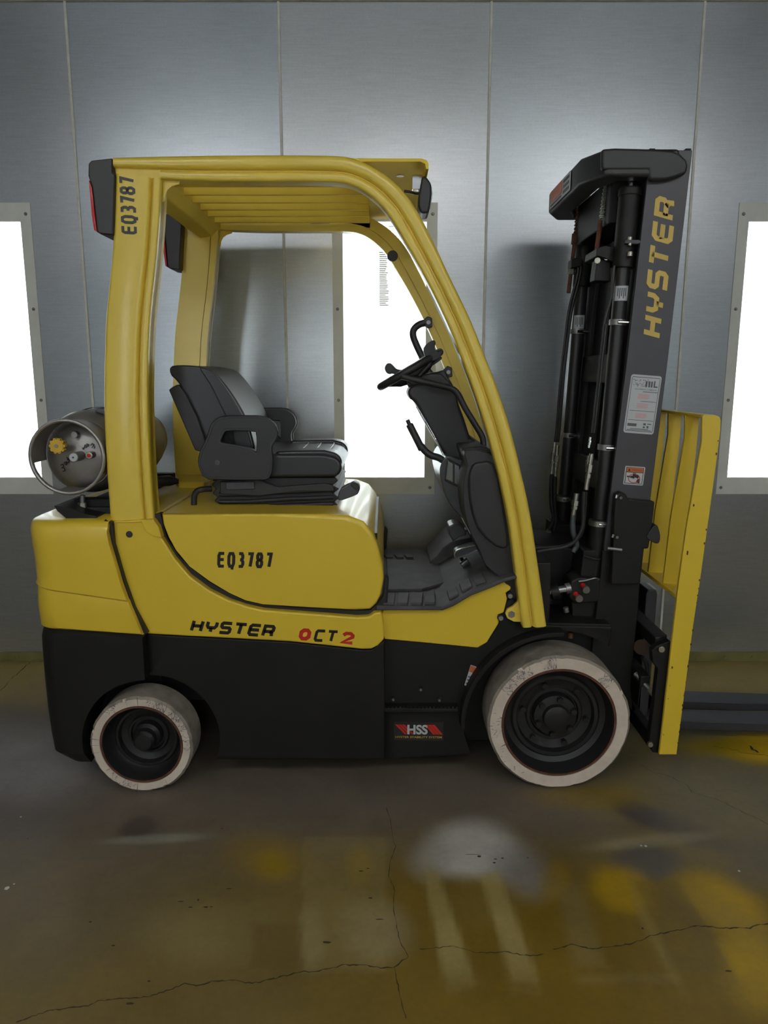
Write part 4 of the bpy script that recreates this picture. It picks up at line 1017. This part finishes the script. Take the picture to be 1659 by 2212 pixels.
for s in (0, 1):
    yy = lambda a, b_: (a, b_) if s == 0 else (mir(b_) + .0, mir(a) + .0)
    if s: prism('mast_rail', ox, *yy(MY0, MY0 + .014), MASTM, mast, .002)
    for k0, k1 in ((.0, .14), (.86, 1.)): prism('mast_rail', shrink(ox, k0, k1), *yy(MY0 + .014, MY0 + .06), BLK, mast, .002)
    prism('inner_rail', shrink(ox, .03, .83), *yy(MY0 + .07, MY0 + .085), BLK, mast, .002)
    for k0, k1 in ((.03, .15), (.72, .83)): prism('inner_rail', shrink(ox, k0, k1), *yy(MY0 + .085, MY0 + .125), BLK, mast, .002)
# cross members between the rails
def mpt(t, k):
    La, Lb = P(1398, 394, MY0), P(1268, 1512, MY0); Ra, Rb = P(1489, 394, MY0), P(1356, 1512, MY0)
    v = (La + (Lb - La) * t) * (1 - k) + (Ra + (Rb - Ra) * t) * k; return Vector((v.x, 0, v.z))
def cross(t0, t1, k0, k1, m=BLK, y0=MY0 + .02, name='mast_crossbar'):
    a, b_, c, d = mpt(t0, k0), mpt(t0, k1), mpt(t1, k1), mpt(t1, k0)
    return prism(name, [(a.x, a.z), (b_.x, b_.z), (c.x, c.z), (d.x, d.z)], y0, mir(y0), m, mast, .004)
cross(-.02, .06, .05, .3); cross(.30, .36, .02, .2); cross(.52, .58, .02, .2); cross(.72, .84, -.1, .25); cross(.90, .98, .05, .3)
cross(.0, .95, .50, .56, y0=MY0 + .13, name='mast_backplate')
# top cross head: curved cover
def mlobe(pts, Y0_, Y1_, m, name, parent, bevel=.008, Yref=None): return pp(name, pts, Y0_, Y1_, m, parent, bevel, 3, Yref=Yref)
HEAD = [(1253,326),(1259,323.5),(1285,323),(1330,319),(1414,321),(1454,324),(1470,331),(1484,345),(1488,358),(1484,374),(1462,383),(1439,389),(1404,390),(1400,366),(1312,366),(1284,371),(1264,385),(1252,384)]
LOBE = [(1300,321),(1330,318.5),(1414,321),(1454,324),(1470,331),(1484,345),(1488,358),(1484,374),(1462,383),(1439,389),(1404,390),(1400,368),(1300,368)]
hd = mlobe(LOBE, .125, .15, PLA, 'mast_head_cover', fk, .010)
prism('mast_head_cover', X(LOBE, .125), mir(.15), mir(.125), PLA, hd, .010, 3)
hr, h1, h2 = P(1253, 326, .235).x, P(1308, 326, .13).x, P(1470, 326, .13).x; hz1, hz0 = P(1310, 320, .128).z, P(1310, 368, .128).z - .018
bm = bmesh.new(); plan = [(h2, .128), (h1, .128), (hr, .235), (hr, .665), (h1, .772), (h2, .772), (h2, .72), (h1 + .06, .71), (hr + .08, .62), (hr + .08, .28), (h1 + .06, .19), (h2, .18)]
A = [bm.verts.new((x, y, hz0)) for x, y in plan]; B = [bm.verts.new((x, y, hz1)) for x, y in plan]
bm.faces.new(A); bm.faces.new(B[::-1])
for i in range(len(plan)): bm.faces.new((A[i], A[(i + 1) % len(plan)], B[(i + 1) % len(plan)], B[i]))
fin('mast_head_bar', bm, PLA, hd, bevel=.012, seg=3)
pp('mast_crosshead', [(1340,365),(1402,360),(1396,470),(1332,470)], .245, mir(.245), BLK, mast, .005, Yref=.16)
# sticker on the bar (rear face looks to -X)
ra, rb = Vector((hr, 0, hz1)), Vector((hr, 0, hz0))
def rearpt(y, t): return Vector((ra.x + (rb.x - ra.x) * t - .003, y, ra.z + (rb.z - ra.z) * t))
NX = Vector((-1, 0, 0))
o_, u_, v_ = rearpt(.63, .88), rearpt(.33, .88), rearpt(.63, .12)
pl = plate('decal', o_, u_, v_, NX, WHT, hd, r=.02); U, V = u_ - o_, v_ - o_
bm = bmesh.new(); rect_bm(o_, U, V, NX, .03, .62, .30, .97, .002, bm); fin('decal_header', bm, ORA, pl, smooth=False)
bm = bmesh.new()
for k in range(3): rect_bm(o_, U, V, NX, .68, .95, .15 + k * .28, .3 + k * .28, .002, bm)
rect_bm(o_, U, V, NX, .05, .6, .1, .2, .002, bm); fin('decal_print', bm, LAB, pl, smooth=False)
# lift cylinders
def MC(y, s):
    """near cylinder axis pixel at height py -> world, at plane y=.20; far = same X,Z mirrored."""
CYN = .20
def cy_pt(py, off=0): return P(1365 - (py - 375) * .0932 + off, py, CYN)
for s in (0, 1):
    my = (lambda p: p) if s == 0 else (lambda p: Vector((p.x, mir(p.y), p.z)))
    nm = 'lift_cylinder'; A, B = my(cy_pt(575)), my(cy_pt(1400))
    lc = cyl(nm, A, B, .0235, BLKG, fk, 28)
    cyl('cylinder_head', my(cy_pt(406)), my(cy_pt(580)), .0335, BLK, lc, 28, .003)
    cyl('piston_rod', my(cy_pt(360)), my(cy_pt(408)), .0125, CHR, lc, 20, label='bright steel rod')
    cyl('cylinder_gland', my(cy_pt(408)), my(cy_pt(425)), .036, BLK, lc, 28, .003)
    cyl('cylinder_foot', my(cy_pt(1120)), my(cy_pt(1400)), .031, BLK, lc, 28, .004)
    for py in (697, 966, 1129):
        a = my(cy_pt(py)); d = (my(cy_pt(py + 10)) - a).normalized()
        fin('pipe_clamp', cyl_bm(a - d * .009, a + d * .009, .0285 if py < 1100 else .036, 24), STEEL if py < 1100 else ZINC, lc, ang=50)
        yo = -.03 if s == 0 else -.03
        c = Vector((a.x + .02, a.y + yo, a.z)); cyl('clamp_bolt', c + Vector((-.03, 0, 0)), c + Vector((.03, 0, -.002)), .006, CHR, lc, 8)
    # label sleeves
    if s == 0: a, b_ = cy_pt(619), cy_pt(651)
    else: a, b_ = Vector((cy_pt(655).x, mir(CYN), cy_pt(655).z)), Vector((cy_pt(690).x, mir(CYN), cy_pt(690).z))
    d = b_ - a; L_ = d.length; dz = d.normalized(); uu = Vector((0, 1, 0)); vv = dz.cross(uu).normalized()
    bm = bmesh.new(); pr = None
    for k in range(13):
        an = math.radians(150 + 120 * k / 12 + 25); nrm = (-uu * math.cos(an - math.pi) + vv * math.sin(an - math.pi) * (-1 if vv.x < 0 else 1) * -1) if False else (Vector((-math.sin(math.radians(-75 + 110 * k / 12 + 30)), -math.cos(math.radians(-75 + 110 * k / 12 + 30)), 0)))
        p0, p1 = a + nrm * .0243, b_ + nrm * .0243
        v0, v1 = bm.verts.new(p0), bm.verts.new(p1)
        if pr: bm.faces.new((pr[0], v0, v1, pr[1]))
        pr = (v0, v1)
    lb = fin('label_sleeve', bm, WHT, lc)
    bm = bmesh.new()
    for k in range(5):
        an = math.radians(-30 + 14 * k + 12); nrm = Vector((-math.sin(an), -math.cos(an), 0)); t = Vector((math.cos(an), -math.sin(an), 0)) * .0016
        p0, p1 = a + d * .15 + nrm * .0249, a + d * (.85 if k % 2 else .7) + nrm * .0249
        bm.faces.new([bm.verts.new(q) for q in (p0 - t, p0 + t, p1 + t, p1 - t)])
    fin('label_print', bm, LAB, lb, smooth=False)
# chain, rods and anchors
def chain(ptsA, ptsB, y, nlink, wd=.012):
    a, b_ = P(*ptsA, y), P(*ptsB, y); d = b_ - a; n = nlink; bm = bmesh.new()
    for k in range(n):
        c = a + d * ((k + .5) / n); box_bm(c, (.010 if k % 2 else .016, .014 if k % 2 else .010, d.length / n * .9), bm)
    return fin('lift_chain', bm, ZINC if y < .4 else RUST, mast, bevel=.002)
chain((1310,392), (1299,472), .30, 20); chain((1251,430), (1243,508), .66, 20)
cyl('chain_rod', P(1297, 476, .30), P(1289, 545, .30), .008, RUST, mast, 10)
cyl('chain_anchor', P(1243, 505, .66), P(1241, 528, .66), .013, RUST, mast, 6); cyl('chain_rod', P(1241, 526, .66), P(1228, 633, .66), .0075, RUST, mast, 10)
pp('anchor_block', [(1231,562),(1250,556),(1252,578),(1229,582)], .63, .69, BLK, mast, .004, Yref=.66); cyl('anchor_nut', P(1234, 581, .66), P(1233, 593, .66), .014, ZINC, mast, 6)
pp('carriage_stop', [(1286,538),(1305,532),(1326,536),(1330,575),(1322,572),(1316,566),(1290,556),(1284,556)], .22, .36, BLK, mast, .004, Yref=.24)
pp('carriage_stop', [(1290,560),(1318,560),(1320,608),(1284,606)], .24, .30, BLK, mast, .003, Yref=.24)
for (x, y, r) in ((1291,564,.010),(1310,559,.007)): p = P(x, y, .235); cyl('bolt', p, p + Vector((-.004, -.012, 0)), r, ZINC, mast, 8, .001)
for (y0, y1, r) in ((512,519,.008),(525,531,.006),(544,554,.009)):
    cyl('bolt', P(1361, y0, .155), P(1360, y1, .155), r, ZINC, mast, 10, .001)
pp('rod_bracket', [(1352,517),(1380,518),(1390,523),(1378,527),(1352,526)], .15, .19, MASTM, mast, .002)
# hydraulic lines
HN = [(1328,575),(1326,583),(1321,640),(1312,672),(1306,700),(1303,726),(1296,790),(1287,870),(1280,935)]
tube('hydraulic_line', [P(x, y, .17) for x, y in HN], .0045, BLKG, mast, 8)
tube('hydraulic_line', [P(x + 3.6, y, .165) for x, y in HN[4:]], .0045, BLKG, mast, 8)
HF = [(1249,560),(1248,590),(1240,625),(1232,655),(1226,690),(1220,740),(1213,800),(1207,870),(1203,920),(1199,955)]
tube('hydraulic_line', [P(x, y, .64) for x, y in HF], .005, BLKG, mast, 8); tube('hydraulic_line', [P(x + 6, y, .64) for x, y in HF], .005, BLKG, mast, 8)
def fitting(p, q, r, y, m=ZINC):
    a, b_ = P(*p, y), P(*q, y); d = b_ - a; o = cyl('hose_fitting', a, b_, r, m, mast, 12, .0008)
    cyl('fitting_nut', a + d * .30, a + d * .52, r * 1.45, m, o, 6, .0008); cyl('fitting_nut', a + d * .56, a + d * .68, r * 1.3, m, o, 6, .0008)
fitting((1278,980),(1266,1058), .0078, .165); fitting((1272,984),(1268,1020), .006, .175)
fitting((1246,1066),(1238,1116), .0088, .17)
fitting((1198,957),(1191,1025), .0085, .64); fitting((1204,962),(1199,1030), .0085, .63)
fitting((1276,944),(1272,968), .004, .165, CHR)
hk = [(1239,1112),(1237,1130),(1238,1150),(1243,1166),(1245,1180),(1238,1192)]
tube('hydraulic_hose', [P(x, y, .17) for x, y in hk], .0095, mat('worn hose', (.05, .06, .065), .5), fk)
tube('hydraulic_hose', [P(x, y, .15) for x, y in ((1262,1062),(1260,1100),(1259,1135),(1250,1158),(1236,1174),(1212,1183),(1185,1187),(1160,1192))], .0068, RUB, fk)
tube('hydraulic_hose', [P(x, y, .18) for x, y in ((1266,1062),(1263,1110),(1257,1150),(1238,1172),(1212,1180),(1180,1183),(1150,1184))], .006, RUB, fk)
tube('hydraulic_hose', [P(x, y, .60) for x, y in ((1192,1025),(1190,1060),(1192,1095),(1196,1120),(1185,1145),(1168,1168),(1155,1185))], .008, RUB, fk)
tube('hydraulic_hose', [P(x, y, .60) for x, y in ((1199,1030),(1198,1060),(1199,1100),(1200,1130),(1190,1160),(1178,1180))], .008, RUB, fk)
q = P(1181, 1147, .55); cyl('hose_fitting', q, q + Vector((.014, 0, -.006)), .010, ZINC, fk, 10)
tube('hydraulic_hose', [P(x, y, .16) for x, y in ((1260,1200),(1290,1208),(1320,1205),(1332,1190))], .0035, RUB, fk)
# rail guard cover, latch, bolts low on the mast
pp('mast_bracket', [(1342,1062),(1350,1066),(1358,1078),(1414,1083),(1408,1140),(1400,1185),(1388,1185),(1380,1262),(1320,1262),(1326,1110),(1330,1068)], .105, .14, BLK, mast, .005, Yref=.11)
pp('mast_latch', cr([(1409,1136),(1417,1133),(1421,1142),(1424,1155),(1422,1171),(1412,1172),(1398,1163),(1396,1155)], 2, True), .10, .14, PLA, mast, .005, 3, Yref=.11)
for (x, y) in ((1332,1073),(1324,1158)):
    cyl('bolt', P(x + 1, y - 4, .10), P(x - 1, y + 3, .10), .005, CHR, mast, 8); p = P(x + 8, y + 2, .10); cyl('bolt', p, p + Vector((0, -.006, 0)), .005, CHR, mast, 8)
cyl('hinge_pin', P(1312, 1184, .10), P(1343, 1188, .10), .0055, STEEL, mast, 10)
for (x, y, r) in ((1265,1272,.012),(1250,1291,.012)):
    p = P(x, y, .13); cyl('port_cap', p + Vector((-.006, .02, .008)), p, r * .8, RED, fk, 12); cyl('port_cap', p, p + Vector((0, -.012, -.002)), r, STEEL, fk, 12, .001)
# tilt cylinder, valve block and lower cross frame
cyl('tilt_cylinder', P(1120, 1285, .16), P(1176, 1281, .16), .03, BLK, fk, 24); cyl('tilt_rod', P(1172, 1281, .16), P(1240, 1269, .16), .0135, CHR, fk, 20)
cyl('tilt_rod_end', P(1222, 1272, .16), P(1232, 1270, .16), .019, STEEL, fk, 8); cyl('tilt_cylinder', P(1190, 1281, .16), P(1206, 1277, .16), .026, BLK, fk, 20)
pp('valve_block', [(1232,1255),(1250,1246),(1296,1250),(1300,1300),(1240,1304),(1228,1290)], .145, .24, BLK, fk, .008, 3, Yref=.15)
tube('valve_pipe', [P(1250,1256,.14), P(1265,1254,.14), P(1285,1249,.14), P(1295,1252,.15)], .003, STEEL, fk, 8)
pp('mast_trunnion', [(1262,1190),(1385,1190),(1370,1420),(1356,1516),(1262,1516),(1240,1380),(1236,1300),(1255,1250)], .17, .30, BLK, fk, .006, Yref=.16)
pp('mast_trunnion', [(1262,1190),(1385,1190),(1370,1420),(1356,1516),(1262,1516),(1240,1380),(1236,1300),(1255,1250)], .60, .75, BLK, fk, .006, Yref=.16)
pp('front_crossbeam', [(1170,1195),(1262,1205),(1330,1210),(1330,1430),(1200,1430),(1165,1340)], .30, .60, BLK, fk, .01, Yref=.16)
cyl('grease_fitting', P(1222, 1312, .14), P(1224, 1322, .14), .009, STEEL, fk, 8); cyl('grease_fitting', P(1233, 1366, .12), P(1232, 1378, .12), .009, RUST, fk, 8)
tube('tow_ring', [P(x, y, .10) for x, y in ((1190,1364),(1192,1369),(1197,1371),(1202,1369),(1203,1364))], .003, STEEL, fk, 8)
pp('fender_plate', [(1131,1344),(1200,1346),(1240,1347),(1318,1349),(1322,1355),(1316,1359),(1180,1361),(1131,1356)], .09, .30, BLK, fk, .002, Yref=.09)
box('drive_housing', FWX - .14, FWX + .17, .17, mir(.17), .12, .36, BLK, fk, .02)
# maker lettering running up the rail
lettering('rail_lettering', 'HYSTER', (1429,732), (1462,434), (1385,720), MY0, GOLD, mast, sw=.225, gap=.17, label='yellow maker lettering running up the rail')
# rail labels
o_, u_, v_ = quad_basis((1346,934), (1411,939), (1364,808), MY0)
pl = plate('decal', o_, u_, v_, N, WHT, mast, r=.08, label='tall white sticker with grey and red print'); U, V = u_ - o_, v_ - o_
bm = bmesh.new()
for (a, b_, c, d) in ((.05, .95, .955, .965), (.05, .95, .035, .045), (.04, .055, .05, .95), (.945, .96, .05, .95), (.45, .93, .712, .722), (.42, .93, .55, .558), (.1, .93, .385, .393), (.1, .93, .225, .233),
                      (.10, .4, .12, .17), (.62, .70, .15, .185), (.62, .68, .10, .13), (.75, .88, .165, .18), (.74, .80, .10, .14), (.2, .8, .075, .085), (.10, .9, .055, .065)):
    rect_bm(o_, U, V, N, a, b_, c, d, .0014, bm)
rr_ = random.Random(3)
for k in range(80):
    a, c = rr_.uniform(.08, .62), rr_.uniform(.80, .92); rect_bm(o_, U, V, N, a, a + rr_.uniform(.01, .03), c, c + rr_.uniform(.004, .012), .0014, bm)
for a in (.50, .60, .68): rect_bm(o_, U, V, N, a, a + .055, .80, .90, .0014, bm)
fin('decal_print', bm, LAB, pl, smooth=False)
fonttext('decal_lettering', 'L', *sub(o_, U, V, .77, .80, .90, .91), LAB, pl, off=.0014)
fonttext('decal_lettering', 'EQUIPMENT COMPANY', *sub(o_, U, V, .18, .745, .90, .765), LAB, pl, off=.0014)
bm = bmesh.new()
for y0 in (.60, .44, .27):
    for k in range(5): a = .3 + .03 * (k % 2); rect_bm(o_, U, V, N, a, a + .36, y0 + k * .017, y0 + k * .017 + .008, .0014, bm)
fin('decal_print', bm, PINK, pl, smooth=False)
o_, u_, v_ = quad_basis((1345.5,1046), (1388.5,1049), (1351,1006), MY0)
pl = plate('decal', o_, u_, v_, N, WHT, mast, r=.06, label='square warning sticker with an orange header'); U, V = u_ - o_, v_ - o_
bm = bmesh.new(); rect_bm(o_, U, V, N, .06, .94, .06, .94, .0013, bm); fin('decal_border', bm, INK, pl, smooth=False)
bm = bmesh.new(); rect_bm(o_, U, V, N, .09, .91, .09, .66, .0017, bm); fin('decal_field', bm, WHT, pl, smooth=False)
bm = bmesh.new(); rect_bm(o_, U, V, N, .09, .91, .70, .92, .0017, bm); fin('decal_header', bm, ORA, pl, smooth=False)
fonttext('decal_lettering', 'WARNING', *sub(o_, U, V, .34, .75, .86, .86), mat('warning print', (.25, .06, .01), .5), pl, off=.0021)
bm = bmesh.new(); bm.faces.new([bm.verts.new(o_ + U * a + V * b_ + N * .0021) for a, b_ in ((.14, .74), (.28, .74), (.21, .88))])
c = o_ + U * .5 + V * .37
for (a, b_, c_, d) in ((.42, .56, .48, .64), (.14, .30, .40, .48)): rect_bm(o_, U, V, N, a, b_, c_, d, .0021, bm)
for quad in ((.28, .40, .52, .50), (.5, .42, .72, .55), (.62, .16, .80, .34)):
    a, b_, c_, d = quad; bm.faces.new([bm.verts.new(o_ + U * x + V * y + N * .0021) for x, y in ((a, b_), (c_, b_ - .06), (c_, d), (a + .06, d))])
fin('decal_pictogram', bm, INK, pl, smooth=False)
tube('decal_ring', [o_ + U * (.5 + .28 * math.cos(t)) + V * (.36 + .24 * math.sin(t)) + N * .002 for t in [2 * math.pi * k / 20 for k in range(20)]], .0012, REDV, pl, 5, closed=True, sm=0)

# ================================================================== CARRIAGE, BACKREST, FORKS
LBP = [(1516,953),(1517,900),(1520,896),(1545,897),(1554,900),(1557.5,908),(1556,935),(1548,1000),(1512,1260),(1498,1351),(1461.7,1630),(1424,1630),(1428.5,1592),(1451,1390),(1466,1260),(1483,1140)]
LY0, LY1 = -.020, -.008
lb = pp('load_backrest', LBP, LY0, LY1, YEL, fk, .002)
prism('end_plate', X(LBP, LY0), mir(LY1), mir(LY0), YEL, lb, .002)
def lbq(py0, py1, x0a, x1a, x0b, x1b): return X([(x0a, py0), (x1a, py0), (x1b, py1), (x0b, py1)], LY0)
prism('top_bar', X([(1517,900),(1520,895.5),(1546,896.5),(1555,900.5),(1557,908),(1550,906),(1524,904)], LY0), LY1, mir(LY1), YEL, lb, .002)
prism('bottom_bar', X([(1463,1286),(1503,1288),(1502,1296),(1461,1294)], LY0), LY1, mir(LY1), YEL, lb, .002)
for k in range(1, 7):
    y = LY1 + .14 * k - .008
    prism('bar', X([(1520,902),(1553,906),(1544,1000),(1504,1288),(1468,1288),(1486,1140),(1519,953)], LY0), y - .006, y + .006, YEL, lb, .0015)
chips = bmesh.new(); rc = random.Random(5)
for k in range(26):
    t = rc.random() ** .6; x = (1557 - (t * 700 + 930 - 930) * .1325) if rc.random() < .5 else (1516 - t * 640 * .13 - 2); y = 930 + t * 680
    xx = 1554 - (y - 930) * .1335 if rc.random() < .55 else 1516.5 - (y - 955) * .1325
    p = P(xx, y, LY0); r = rc.uniform(.0015, .004); A = [chips.verts.new(p + Vector((r * math.cos(q) * .8, -.0006, r * 1.3 * math.sin(q)))) for q in (.3, 1.6, 2.6, 3.9, 5.2)]; chips.faces.new(A)
fin('paint_chip', chips, RUST, lb, smooth=False)['kind'] = 'stuff'
car = pp('carriage', [(1420,1395),(1449,1384),(1448,1400),(1424,1627),(1410,1626),(1403,1598),(1412,1526),(1421,1445),(1410,1430),(1408,1405)], .0, .03, BLK, fk, .003, Yref=.0)
prism('carriage_plate', X([(1420,1395),(1449,1384),(1448,1400),(1424,1627),(1410,1626),(1403,1598),(1412,1526),(1421,1445),(1410,1430),(1408,1405)], .0), mir(.03), mir(.0), BLK, car, .003)
prism('carriage_bar', X([(1422,1384),(1449,1378),(1448,1408),(1420,1410)], .0), .028, mir(.028), BLK, car, .004)
prism('carriage_bar', X([(1408,1590),(1427,1590),(1424,1622),(1404,1620)], .0), .028, mir(.028), BLK, car, .004)
prism('carriage_bar', X([(1398,1478),(1420,1476),(1416,1500),(1396,1500)], .0), .06, mir(.06), BLK, car, .004)
for (x, y, r) in ((1429.5,1402.5,.011),(1405.5,1608,.009)): p = P(x, y, -.004); cyl('bolt', p + Vector((0, .01, 0)), p + Vector((-.002, -.006, .0)), r, ZINC, car, 10, .003)
cyl('carriage_roller', P(1386, 1398, .14), P(1386, 1398, .18), .026, mat('dark rusty steel', (.05, .022, .012), .8), car, 20)
tube('carriage_hose', [P(x, y, .12) for x, y in ((1388,1420),(1396,1432),(1398,1452),(1392,1472),(1382,1480))], .008, RUB, car)
cyl('carriage_lock', P(1372, 1455, .10), P(1420, 1508, .02), .008, STEEL, car, 10); cyl('carriage_lock', P(1404, 1490, .05), P(1418, 1506, .02), .012, ZINC, car, 8)
pp('carriage_arm', [(1362,1470),(1372,1480),(1380,1560),(1404,1584),(1404,1600),(1362,1532)], .16, .19, BLK, car, .003, Yref=.1)
# forks
FO = [(1384,1553),(1475,1557),(1659,1563),(1960,1573),(1975,1577),(1960,1583),(1659,1581.5),(1480,1577),(1388,1574),(1378,1571),(1374,1565),(1384,1460),(1396,1283),(1400,1274),(1418,1275),(1420,1284),(1407,1460),(1399,1545)]
fox = X(FO, .31)
for k, (a, b_) in enumerate(((.31, .41), (.485, .585))):
    f = prism('fork', fox, a, b_, mat('fork steel', (.036, .036, .043), .48), fk, .004)
    if k == 0:
        q0 = P(1400, 1274.5, .33); lbm = bmesh.new(); rect_bm(Vector((q0.x, .325, q0.z + .004)), Vector((.03, 0, 0)), Vector((0, .08, 0)), Vector((0, 0, 1)), 0, 1, 0, 1, .001, lbm); fin('label', lbm, WHT, f, smooth=False)

# ================================================================== GAS CYLINDER (lies on the counterweight)
gc0, gc1 = P(143, 988, .03), P(143, 988, .03)
GR = .137; GX, GZ = gc0.x, gc0.z
gas = empty('gas_cylinder', (GX, .42, GZ - GR), 'grey aluminium gas cylinder lying across the rear of the lift truck', 'gas cylinder')
prof = [(0, .165), (.05, .162), (.09, .150), (.118, .128), (.132, .105 + .06), ]
prof = [(0, .115), (.05, .118), (.085, .128), (.112, .148), (.130, .175), (GR, .21), (GR, .40), (GR, .60), (.130, .64), (.112, .67), (.085, .69), (.05, .70), (0, .703)]
body = fin('body', lathe_bm(prof, GX, GZ, 64), ALU, gas, ang=60)
# collar with two hand holes
CR = .112; bm = bmesh.new(); n = 72
holes = [(150, 200), (205, 255)]; seg_in = lambda a: any(h0 < a < h1 for h0, h1 in ((188, 246),))
ys = [.038, .046, .12, .135]; rg = [[bm.verts.new((GX + CR * math.cos(2 * math.pi * k / n), y, GZ + CR * math.sin(2 * math.pi * k / n))) for k in range(n)] for y in ys]
for j in range(3):
    for k in range(n):
        if j == 1 and (seg_in(k * 360 / n) or 300 < k * 360 / n < 330): continue
        if j == 2 and seg_in(k * 360 / n): continue
        bm.faces.new((rg[j][k], rg[j][(k + 1) % n], rg[j + 1][(k + 1) % n], rg[j + 1][k]))
col_ = fin('collar', bm, ALU, gas, ang=60); sm_ = col_.modifiers.new('thick', 'SOLIDIFY'); sm_.thickness = .003
fin('collar_ring', tube_bm([(GX + (CR + .001) * math.cos(2 * math.pi * k / n), .036, GZ + (CR + .001) * math.sin(2 * math.pi * k / n)) for k in range(n)], .006, 10, closed=True), ALU, gas, ang=60)
fin('foot_ring', lathe_bm([(.105, .66), (.108, .74), (.104, .745), (.101, .74), (.101, .66)], GX, GZ, 48), ALU, gas)
v = P(123, 963.5, .06); vb = cyl('valve', v + Vector((0, .07, 0)), v + Vector((0, .015, 0)), .012, STEEL, gas, 12)
bm = cyl_bm(v + Vector((0, .018, 0)), v + Vector((0, -.004, 0)), .021, 24)
for k in range(10):
    a = 2 * math.pi * k / 10; cyl_bm(v + Vector((.0205 * math.cos(a), .016, .0205 * math.sin(a))), v + Vector((.0205 * math.cos(a), -.002, .0205 * math.sin(a))), .0055, 8, bm)
fin('handwheel', bm, VALV, vb, ang=50, bevel=.001, label='yellow valve handwheel'); cyl('handwheel_nut', v + Vector((0, -.003, 0)), v + Vector((0, -.007, 0)), .006, STEEL, vb, 6)
g = P(159, 988, .06); gg = cyl('gauge', g + Vector((0, .06, 0)), g + Vector((0, -.002, 0)), .015, STEEL, gas, 24, .002); cyl('gauge_face', g + Vector((0, -.002, 0)), g + Vector((0, -.0035, 0)), .0125, WHT, gg, 20); cyl('gauge_pin', g + Vector((0, -.003, 0)), g + Vector((0, -.005, 0)), .003, INK, gg, 10)
g = P(192, 984, .09); cyl('relief_valve', g + Vector((0, .04, 0)), g, .012, ZINC, gas, 8, .002); cyl('relief_plug', g, g + Vector((0, -.003, 0)), .006, RED, gas, 12)
g = P(160, 939, .10); cyl('port', g + Vector((0, .03, 0)), g, .010, STEEL, gas, 12)
# hand-written marks on the dome, faded label, strap
def scribble(pts, y, m=LAB): tube('handwritten_mark', [P(a, b_, y) for a, b_ in pts], .0016, m, gas, 5)
for s in (((178,967),(180,971),(184,960)), ((186,968),(188,958),(190,965),(191,959)), ((196,962),(200,958),(201,963),(198,967)), ((204,960),(201,963),(205,965),(203,969))): scribble(s, .112)
for s in (((131,1005),(136,1003),(137,1008),(133,1011),(138,1011),(140,1016),(135,1018)), ((138,1000),(144,998),(143,1004),(138,1001)), ((145,994),(150,990),(148,1000)), ((144,988),(150,995))): scribble(s, .114, INK)
fin('strap', lathe_bm([(GR + .004, .30), (GR + .005, .302), (GR + .005, .338), (GR + .004, .34)], GX, GZ, 64), RUB, gas)
bm = bmesh.new()
for (y0, y1, a0, a1) in ((.19, .27, 78, 58), (.20, .25, 50, 44)):
    pr = None
    for k in range(9):
        a = math.radians(a0 + (a1 - a0) * k / 8); h = math.sin(math.pi * k / 8) * .5 + .5
        c = (y0 + y1) / 2; v0 = bm.verts.new((GX + (GR + .0012) * math.cos(a), c - (c - y0) * h, GZ + (GR + .0012) * math.sin(a))); v1 = bm.verts.new((GX + (GR + .0012) * math.cos(a), c + (y1 - c) * h, GZ + (GR + .0012) * math.sin(a)))
        if pr: bm.faces.new((pr[0], v0, v1, pr[1]))
        pr = (v0, v1)
fin('faded_label', bm, LAB, gas)
# ---- scuffs and marks on the tyres
def scuffs(cx, cz, r0, r1, y, spots, tyre, ticks):
    bm = bmesh.new(); rs = random.Random(11)
    for (a0, a1, n) in spots:
        for _ in range(n):
            a = math.radians(rs.uniform(a0, a1)); r = rs.uniform(r0 + .005, r1 - .006); l = rs.uniform(.002, .009); q = a + rs.uniform(-.9, .9); wd = rs.uniform(.0004, .0011)
            c = Vector((cx + r * math.cos(a), y, cz + r * math.sin(a))); d = Vector((math.cos(q), 0, math.sin(q))) * l; nn = Vector((-math.sin(q), 0, math.cos(q))) * wd
            bm.faces.new([bm.verts.new(p) for p in (c - d - nn, c + d - nn * .3, c + d + nn * .6, c - d + nn)])
    for a, w_ in ticks:
        a = math.radians(a); u = Vector((math.cos(a), 0, math.sin(a))); nn = Vector((-u.z, 0, u.x)) * w_; c = Vector((cx, y, cz))
        bm.faces.new([bm.verts.new(p) for p in (c + u * (r0 + .002) - nn * .3, c + u * (r1 - .001) - nn, c + u * (r1 - .001) + nn, c + u * (r0 + .002) + nn * .3)])
    fin('scuff_marks', bm, mat('scuff grey', (.10, .10, .12), .8), tyre, smooth=False)['kind'] = 'stuff'
tyres = [o for o in fk.children if o.name.startswith('tyre')]
scuffs(FWX, .2325, .186, .2325, -.0012, [(95, 108, 22), (118, 132, 34), (133, 150, 26), (40, 52, 30), (168, 195, 14), (200, 240, 10)], tyres[0], [])
scuffs(RWX, .167, .1335, .167, -.0212, [(55, 80, 34), (20, 50, 40), (-10, 15, 16), (115, 135, 12), (215, 262, 22)], tyres[1], [(91, .0012), (105, .0006), (172, .0012), (180, .0007), (190, .0006), (262, .0012), (24, .0006), (300, .0005)])
